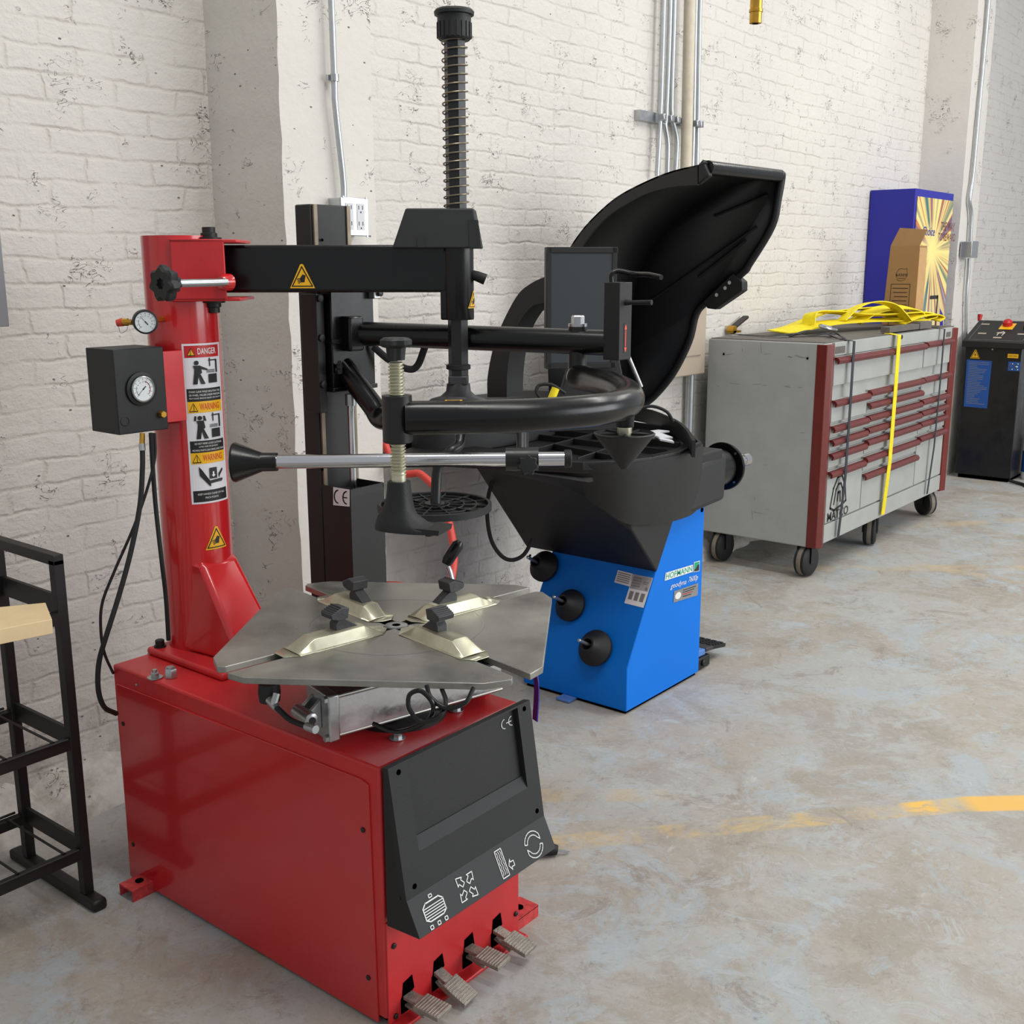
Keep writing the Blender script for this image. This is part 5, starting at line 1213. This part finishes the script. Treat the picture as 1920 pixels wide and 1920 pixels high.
# ================================================================= BLUE VENDING CABINET
vx0,vy0=7.62,2.68
FLp=O('X',vx0,1718,353); vy0=FLp.y; vz=FLp.z
vx1=O('Y',vy0,1789,362).x; vy1=2.995
VC=MB().bx(vx0,vy0,0,vx1,vy1,vz).build('vending_cabinet','navy',bevel=.004); tag(VC,'tall deep blue cabinet with a sunburst picture door, behind the grey chest','cabinet')
def pic_mat():
    m=bpy.data.materials.new('sunburst print'); m.use_nodes=True; nt=m.node_tree; L=nt.links.new; b=nt.nodes['Principled BSDF']; b.inputs['Roughness'].default_value=.4
    tc=N(nt,'ShaderNodeTexCoord'); sp=N(nt,'ShaderNodeSeparateXYZ'); L(tc.outputs['Object'],sp.inputs[0])
    dx=N(nt,'ShaderNodeMath',operation='SUBTRACT',ins={1:(vx0+vx1)/2}); L(sp.outputs[0],dx.inputs[0])
    dz=N(nt,'ShaderNodeMath',operation='SUBTRACT',ins={1:vz-.40}); L(sp.outputs[2],dz.inputs[0])
    at=N(nt,'ShaderNodeMath',operation='ARCTAN2'); L(dz.outputs[0],at.inputs[0]); L(dx.outputs[0],at.inputs[1])
    cb=N(nt,'ShaderNodeCombineXYZ'); L(at.outputs[0],cb.inputs[0])
    n1=N(nt,'ShaderNodeTexNoise',ins={'Scale':3.1,'Detail':3}); L(cb.outputs[0],n1.inputs['Vector'])
    cr=N(nt,'ShaderNodeValToRGB'); L(n1.outputs[0],cr.inputs[0]); e=cr.color_ramp; e.interpolation='LINEAR'
    cols=[(.30,(30,60,130)),(.40,(60,120,100)),(.46,(206,180,120)),(.50,(244,226,140)),(.55,(190,110,60)),(.62,(90,80,120)),(.70,(200,190,170))]
    e.elements[0].position=cols[0][0]; e.elements[0].color=s2l(cols[0][1]); e.elements[1].position=cols[-1][0]; e.elements[1].color=s2l(cols[-1][1])
    for p_,c_ in cols[1:-1]: q=e.elements.new(p_); q.color=s2l(c_)
    p2=N(nt,'ShaderNodeMath',operation='POWER',ins={1:2}); L(dx.outputs[0],p2.inputs[0]); p3=N(nt,'ShaderNodeMath',operation='POWER',ins={1:2}); L(dz.outputs[0],p3.inputs[0])
    ad=N(nt,'ShaderNodeMath',operation='ADD'); L(p2.outputs[0],ad.inputs[0]); L(p3.outputs[0],ad.inputs[1]); sq=N(nt,'ShaderNodeMath',operation='SQRT'); L(ad.outputs[0],sq.inputs[0])
    mr=N(nt,'ShaderNodeMapRange',ins={1:.05,2:.22,3:1,4:0}); L(sq.outputs[0],mr.inputs[0])
    mx=N(nt,'ShaderNodeMixRGB',ins={2:s2l((250,226,140))}); L(mr.outputs[0],mx.inputs[0]); L(cr.outputs[0],mx.inputs[1])
    lw=N(nt,'ShaderNodeMapRange',ins={1:-.25,2:-.75,3:0,4:.65}); L(dz.outputs[0],lw.inputs[0])
    m2=N(nt,'ShaderNodeMixRGB',ins={2:s2l((206,196,178))}); L(lw.outputs[0],m2.inputs[0]); L(mx.outputs[0],m2.inputs[1]); L(m2.outputs[0],b.inputs['Base Color'])
    return m
MT['pic']=pic_mat()
dr_=MB().bx(vx0+.03,vy0-.006,.2,vx1-.02,vy0-.001,vz-.05).build('picture_door','pic',VC)
d=Decal(plane((vx0+.03,vy0-.0065,0),EX,UP)); Wd=vx1-vx0-.05
d.text('eChoice',.09,vz-.30,.38,vz-.24,'navy',True,.2); d.build('maker_lettering',VC); d=Decal(plane((vx0+.03,vy0-.0065,0),EX,UP)); d.text('THE WAY',.50,vz-.26,.80,vz-.20,'maroon',True); d.text('TO REWARD',.46,vz-.33,.83,vz-.275,'maroon',True)
d.build('door_lettering',VC); d=Decal(plane((vx0+.03,vy0-.0065,0),EX,UP))
d.line([(.40,vz-.72),(.55,vz-.72),(.55,vz-.93),(.38,vz-.93)],.025,'ink'); d.rect(.40,vz-1.55,.47,vz-1.06,'bluelab'); d.rect(.47,vz-1.55,.49,vz-1.06,'print')
for k in range(6):
    d.disc(.31+.02*(k%2),vz-1.12-.085*k,.028,'strap',12,.04); d.disc(.56+.02*(k%2),vz-1.12-.085*k,.028,'strap',12,.04)
for k in range(6):
    d.disc(.35,vz-1.16-.085*k,.02,'ink',10,.03); d.disc(.53,vz-1.16-.085*k,.02,'ink',10,.03)
d.build('door_print',VC); d=Decal(plane((vx0+.03,vy0-.0065,0),EX,UP))
d.poly([(.62,vz-.80),(.70,vz-.85),(.78,vz-1.25),(.68,vz-1.05)],'navy')
d.build('door_swoosh',VC)

# ================================================================= CONTROL MACHINE at the far right
NM=thing('inflation_machine',(8.95,2.4,0),'black floor machine with sloping control panel and red switch beside the far pillar','workshop machine')
nx0,nx1=8.715,9.25; ny0,ny1=2.205,2.61
b=MB(); b.hexa([P(nx0,ny0,.03),P(nx1,ny0,.03),P(nx1,ny1,.03),P(nx0,ny1,.03),P(nx0,ny0,1.035),P(nx1,ny0,1.035),P(nx1,ny1,1.035),P(nx0,ny1,1.035)]); nb=b.build('machine_body','black',NM,bevel=.005)
MB().bx(nx0+.02,ny0+.02,0,nx1-.02,ny1-.02,.04).build('plinth','hole',NM)
cq=[O('X',nx0,1811,642),O('X',nx0,1915,645)]
mtz=O('X',nx0+.36,1842,600).z; top_b=O('X',nx0+.30,1842,599)
b=MB(); b.hexa([P(nx0-.03,ny0-.03,1.0),P(nx0+.36,ny0-.03,1.0),P(nx0+.36,ny1+.02,1.0),P(nx0-.03,ny1+.02,1.0),P(nx0-.03,ny0-.03,1.045),P(nx0+.36,ny0-.03,mtz),P(nx0+.36,ny1+.02,mtz),P(nx0-.03,ny1+.02,1.045)])
cp=b.build('control_panel','blackmat',NM,bevel=.004)
pu=-EY; pv=V((.39,0,mtz-1.045)).normalized()
d=Decal(plane(P(nx0-.03,ny1+.02,1.046),pu,pv)); 
d.line([(.04,.03),(.42,.03),(.42,.42),(.04,.42)],.003,'greyink',True)
for u,v_ in ((.07,.33),(.10,.15),(.38,.16),(.38,.33),(.23,.08),(.23,.17)): d.rect(u-.03,v_-.012,u+.03,v_+.012,'beige')
d.rect(.19,.24,.29,.36,'yellow'); d.up(); d.line([(.215,.12),(.215,.17),(.24,.2),(.255,.17),(.25,.12)],.005,'print'); d.build('panel_print',cp)
MB().lathe(P(nx0-.03,ny1+.02,1.046)+pu*.235+pv*.32,pu.cross(pv),[(.035,0),(.035,.03),(.02,.045)],20).build('rotary_switch','dred',cp)
MB().lathe(P(nx0-.03,ny1+.02,1.046)+pu*.38+pv*.27,pu.cross(pv),[(.02,0),(.018,.025)],16).build('push_button','blackmat',cp)
fx=nx0-.0015
d=Decal(quadmap(O('X',fx,1807,762),O('X',fx,1851,766),O('X',fx,1860,677),O('X',fx,1813,674))); d.rect(0,0,1,1,'bluelab'); d.up()
rnd=random.Random(2)
for k in range(26): d.rect(.08,.95-.035*k,.3+rnd.uniform(.1,.62),.96-.035*k,'greyink')
d.build('instruction_sheet',nb)
d=Decal(plane(O('X',fx,1828,671),-EY,UP)); warn_tri(d,0,0,.062,False,True); d.build('warning_sticker',nb)
d=Decal(plane(O('X',fx,1813,649),-EY,UP)); d.rect(0,0,.10,.032,'white'); d.up(); d.rect(.01,.01,.09,.014,'greyink'); d.rect(.01,.02,.09,.023,'greyink'); d.build('serial_label',nb)
d=Decal(plane(O('X',fx,1889,671),-EY,UP)); d.rect(0,0,.075,.03,'yellow'); d.up(); d.text('230V 50Hz',.006,.009,.069,.021,'ink'); d.build('voltage_label',nb)
d=Decal(plane(O('X',fx,1891,692),-EY,UP)); d.rect(-.005,-.012,.08,.055,'bluelab'); d.up(); ce(d,.005,.0,.04,'print',.007); d.build('ce_mark',nb)
for y in (651,655): MB().lathe(O('X',fx,1861,y),(-1,0,0),[(.006,0),(.006,.003)],10).build('screw','zinc',nb)
MB().tube([O('Y',2.66,1836,602),O('Y',2.66,1838,590)],[.012,.02],12).build('hose_valve','dred',NM)
MB().tube(smooth_path([P(8.70,2.20,.02),P(8.66,2.1,.012),P(8.60,2.05,.012),P(8.62,1.95,.012)]),.012,8).build('base_hose','rubber',NM)
bo=thing('floor_bottle',(9.1,2.1,0),'white and blue plastic bottle on the floor beside the black machine at the right edge','bottle')
MB().lathe(P(8.98,2.12,0),UP,[(.07,0),(.075,.02),(.075,.30),(.03,.40),(.02,.44)],24).build('bottle_body','white',bo)
MB().lathe(P(8.98,2.12,0),UP,[(.0765,.06),(.0765,.22)],24).build('bottle_band','bluelab',bo)

# ================================================================= WALL THINGS
def conduit(name,pts,r,label,grp=None,m='galv'):
    o=MB().tube(smooth_path(pts,6) if len(pts)>2 else pts,r,14).build(name,m); tag(o,label,'conduit' if m=='galv' else 'pipe',grp); return o
YC=2.95
def YW(x,y): return O('Y',YC,x,y)
ct=O('Y',2.635,620,-60)
c1=conduit('electrical_conduit',[O('Y',2.632,618,-80),O('Y',2.632,627,150),O('Y',2.632,629,200),O('Y',2.632,643,330),O('Y',2.632,645,372)],.0095,'single galvanised conduit running down the near pillar to the outlet box')
MB().lathe(O('Y',2.632,627,146),UP,[(.014,-.01),(.014,.01)],12).build('conduit_coupling','zinc',c1); MB().box(O('Y',2.632,627,146)+V((0,.01,0)),(.045,.006,.015)).build('conduit_strap','zinc',c1)
oz1=O('Y',2.60,640,370).z; oz0=O('Y',2.60,665,441).z; ox0=O('Y',2.60,640,400).x; ox1=O('Y',2.60,690,400).x
ob=thing('outlet_box',((ox0+ox1)/2,2.63,(oz0+oz1)/2),'galvanised double outlet box on the near pillar under its conduit','outlet box')
MB().bx(ox0,2.602,oz0,ox1,2.66,oz1).build('box_body','galv',ob,bevel=.004)
MB().bx(ox0-.002,2.599,oz0-.002,ox1+.002,2.603,oz1+.002).build('cover_plate','zinc',ob,bevel=.002)
d=Decal(plane(((ox0+ox1)/2,2.5985,(oz0+oz1)/2),EX,UP)); hw=(ox1-ox0)/2
d.rect(-hw*.70,-.040,-hw*.14,.040,'paper'); d.rect(hw*.14,-.040,hw*.70,.040,'paper'); d.up()
for sx in (-1,1):
    for sz in (-1,1):
        cx=sx*hw*.42; cz=sz*.024; d.rect(cx-.010,cz-.002,cx-.007,cz+.010,'ink'); d.rect(cx+.006,cz-.002,cx+.009,cz+.010,'ink'); d.disc(cx,cz-.010,.003,'ink',8)
d.build('sockets',ob)
for sx in (-1,1):
    for sz in (-1,1): MB().lathe(((ox0+ox1)/2+sx*hw*.85,2.599,(oz0+oz1)/2+sz*.058),(0,-1,0),[(.004,0),(.003,.002)],8).build('cover_screw','zinc',ob)
# bundle of conduits
GR='vertical conduits on the wall behind the wheel guard'
zt0=-90
def vert(xs,name,r,lab,m='galv'):
    pts=[YW(x,y) for x,y in xs]; pts[0].z+=.3; return conduit(name,pts,r,lab,GR if m=='galv' else None,m)
vert([(1247,-60),(1243,60),(1238,215),(1232,330)],'wall_conduit',.012,'galvanised conduit, leftmost of the vertical row on the wall')
vert([(1258,-60),(1255,60),(1249,215),(1247,235),(1252,270),(1251,330)],'wall_conduit',.012,'kinked galvanised conduit, second from the left in the wall row')
vert([(1266,-60),(1263,60),(1259,190),(1261,225),(1269,265),(1266,330)],'wall_conduit',.012,'bent galvanised conduit touching the left of the cream pipe')
vert([(1305,-60),(1303,60),(1300,230),(1297,330)],'wall_conduit',.012,'galvanised conduit just right of the thick cream pipe')
vert([(1313,-60),(1311,60),(1308,230),(1306,330)],'wall_conduit',.012,'galvanised conduit, rightmost of the vertical row on the wall')
vp=vert([(1284,-60),(1281,100),(1276,330)],'riser_pipe',.028,'thick cream painted pipe between the thin conduits on the wall','pipe')
vp.location.y-=.03
a_,c_=YW(1206,214),YW(1318,236); a_.y=c_.y=2.985
st_=MB(); st_.box(P((a_.x+c_.x)/2,2.985,a_.z),(c_.x-a_.x,.03,.045)); o=st_.build('strut_channel','zinc'); tag(o,'short steel strut channel bolted to the wall holding the conduits','bracket')
for x in (1238,1252,1264,1282,1301,1308): q=YW(x,220); MB().box(P(q.x,2.935,a_.z),(.03 if x!=1282 else .085,.03,.032)).build('pipe_clamp','zinc',o,bevel=.004)
# conduit from beige panel to floor
# beige panel
px1=O('Y',2.90,1325,600).x; px0=px1-.45; pz1=1.62; pzb=O('Y',2.90,1322,700).z
bp_=thing('breaker_box',(px0+.2,2.95,1.3),'beige metal electrical panel on the wall half hidden by the raised guard','electrical panel')
MB().bx(px0,2.90,pzb,px1,2.999,pz1).build('panel_body','beige',bp_,bevel=.006)
MB().bx(px0+.06,2.893,pzb+.10,px1-.055,2.901,pz1-.06).build('panel_door','beige',bp_,bevel=.01)
d=Decal(plane(P(px1-.24,2.8925,1.40),EX,UP)); d.rect(0,0,.14,.16,'white'); d.up(); 
for k in range(5): d.rect(.01,.02+.028*k,.13,.032+.028*k,'ink')
d.build('circuit_chart',bp_)
conduit('wall_conduit',[P(px1-.04,2.96,pzb+.01),P(px1-.04,2.96,.25)],.02,'grey conduit dropping from the beige panel behind the grey chest')
# far conduit and box
YP=2.655
cf=conduit('electrical_conduit',[O('Y',YP,1857,-40),O('Y',YP,1849,60),O('Y',YP,1836,200),O('Y',YP,1824,330),O('Y',YP,1818,375),O('Y',YP,1821,400),O('Y',YP,1819,455)],.014,'galvanised conduit running down the far pillar to a small box')
conduit('electrical_conduit',[O('Y',YP,1817,484),O('Y',YP,1815,520),O('Y',YP,1812,560),O('Y',YP,1811,640)],.012,'grey cable dropping from the small box on the far pillar')
q=O('Y',YP-.03,1819,468); fb=thing('switch_box',(q.x,2.66,q.z),'small galvanised junction box on the far pillar above the black machine','junction box')
MB().box(P(q.x,YP-.02,q.z),(.15,.08,.115)).build('box_body','galv',fb,bevel=.004); MB().box(P(q.x,YP-.062,q.z),(.155,.004,.12)).build('cover_plate','zinc',fb,bevel=.002)
# raised patches of wall far right
# left grey panel at the edge
e0=O('Y',2.93,18,612); 
gp=MB().bx(e0.x-.40,2.93,e0.z,e0.x,2.999,e0.z+.75).build('wall_cabinet','lgrey',bevel=.002); tag(gp,'grey metal wall cabinet at the left edge of the picture','wall cabinet')
# brass coupler
ha=thing('hanging_air_hose',A(1416,-300,3.0),'brass quick coupler on a hose hanging from above at the top','air coupler')
cz=A(1417,30,3.0); zz0=A(1417,44,3.0).z
MB().lathe(V((cz.x,cz.y,zz0)),UP,[(.011,0),(.0165,.001),(.0165,.028),(.0185,.029),(.0185,.036),(.0165,.037),(.0165,.062),(.0145,.064),(.0145,.10),(.011,.102),(.011,.13)],24).build('quick_coupler','brass',ha)
MB().lathe(V((cz.x,cz.y,zz0-.0003)),UP,[(.009,0),(.009,.0005)],16).build('coupler_bore','hole',ha)
MB().cyl(V((cz.x,cz.y,zz0+.12)),V((cz.x,cz.y,5.0)),.0095,seg=12).build('hose','rubber',ha)

# ================================================================= RACK at left
RK=thing('wire_rack',(.95,2.62,0),'black square-tube metal rack with two wire shelves at the left edge','rack')
rx=1.315; tb=.026
ry0,ry1=2.462,2.752
def tubebox(b,a,c,w1=tb,w2=tb):
    a,c=V(a),V(c); d=(c-a); L0=d.length; d.normalize(); ref=UP if abs(d.z)<.9 else EY; s1=ref.cross(d).normalized(); s2=d.cross(s1); b.box((a+c)/2,(L0,w1,w2),d,s1,s2)
ht=.915
for y in (ry0,ry1): b=MB(); tubebox(b,(rx,y,.03),(rx,y,ht)); b.build('upright','blackmat',RK,bevel=.002)
b=MB(); tubebox(b,(rx,ry0-.013,ht),(rx,ry1+.013,ht)); b.build('top_bar','blackmat',RK,bevel=.002)
for z,w in ((.80,.05),(.455,.045),(.155,.045)):
    b=MB(); b.bx(rx-.004,ry0,z-w/2,rx+.006,ry1,z+w/2); b.build('side_plate','blackmat',RK)
b=MB(); b.bx(rx-.02,2.40,.0,rx+.02,2.83,.03); b.build('base_runner','blackmat',RK,bevel=.008)
for y in (ry0,ry1):
    for z in (.445,.145): b=MB(); b.bx(.2,y-.012,z-.015,rx-.01,y+.012,z+.012); b.build('shelf_rail','blackmat',RK,bevel=.001)
b=MB(); b.bx(.2,ry1-.012,.79,rx-.01,ry1+.012,.82); b.build('back_rail','blackmat',RK)
b=MB(); b.bx(.2,ry0-.012,.755,rx-.01,ry0+.012,.785); b.build('front_rail','blackmat',RK)
for z in (.447,.147):
    b=MB()
    for k in range(9): b.cyl((rx-.05-.12*k,ry0,z+.012),(rx-.05-.12*k,ry1,z+.012),.0035,seg=8)
    for y in (ry0-.014,ry1+.014): b.cyl((.2,y,z+.014),(rx-.02,y,z+.014),.0035,seg=8)
    b.build('wire_shelf','blackmat',RK)
for y in (ry0,ry1): b=MB(); tubebox(b,(.3,y,.03),(.3,y,ht)); b.build('upright','blackmat',RK)
b=MB(); b.bx(.28,2.40,.0,.32,2.83,.03); b.build('base_runner','blackmat',RK)
# board
w0,w1,w2,w3=O('Z',.825,97,1157),O('Z',.825,85,1126),O('Z',.825,-60,1140),O('Z',.825,-60,1188)
b=MB(); b.hexa([V((p.x,p.y,.786)) for p in (w3,w0,w1,w2)]+[V((p.x,p.y,.820)) for p in (w3,w0,w1,w2)]); o=b.build('wooden_board','wood',bevel=.001); tag(o,'pale bare pine board end lying across the top of the black rack','board')

# ================================================================= SMALL LOOSE THINGS
b=MB(); p=O('Z',ZT,321,1270); hexhead(b,p+UP*.001,UP,.0155,.024); b.lathe(p+UP*.024,UP,[(.010,0),(.010,.004)],16); tag(b.build('hex_nut','zinc'),'larger loose steel nut on the red cabinet top, right of the other','nut','nuts on the red cabinet')
b=MB(); p=O('Z',ZT,291,1271); b.lathe(p+UP*.001,UP,[(.019,0),(.019,.002)],20); hexhead(b,p+UP*.003,UP,.0105,.012); b.cyl(p+UP*.015,p+UP*.022,.006,seg=10); tag(b.build('hex_nut','zinc'),'smaller loose steel nut on a washer on the red cabinet top','nut','nuts on the red cabinet')
pl=thing('power_plug',O('Z',0,1015,1590),'black power plug lying on the floor behind the black cover panel','plug')
c=O('Z',.02,1033,1592); MB().tube([c+V((-.03,.02,0)),c,c+V((.012,-.012,-.004))],[.012,.018,.014],12).build('plug_body','rubber',pl)
for s_ in (0,.012): MB().cyl(c+V((.012+s_*.5,-.014,-.006)),c+V((.034+s_*.5,-.034,-.014)),.002,seg=6).build('prong','zinc',pl)
MB().tube(smooth_path([c+V((-.02,.015,-.008)),c+V((-.04,.07,-.012)),c+V((-.06,.16,-.012)),V((1.96,1.98,.008))]),.005,8).build('plug_lead','rubber',pl)
b=MB(); b.strip(smooth_path([V((2.02,1.60,.798)),V((2.04,1.575,.72)),V((2.02,1.555,.66)),V((2.012,1.54,.60)),V((2.00,1.535,.52))],6),V((.008,.020,.0)),.003); tag(b.build('plastic_film','plum'),'crumpled strip of blue plastic film hanging at the right of the turntable','plastic film')
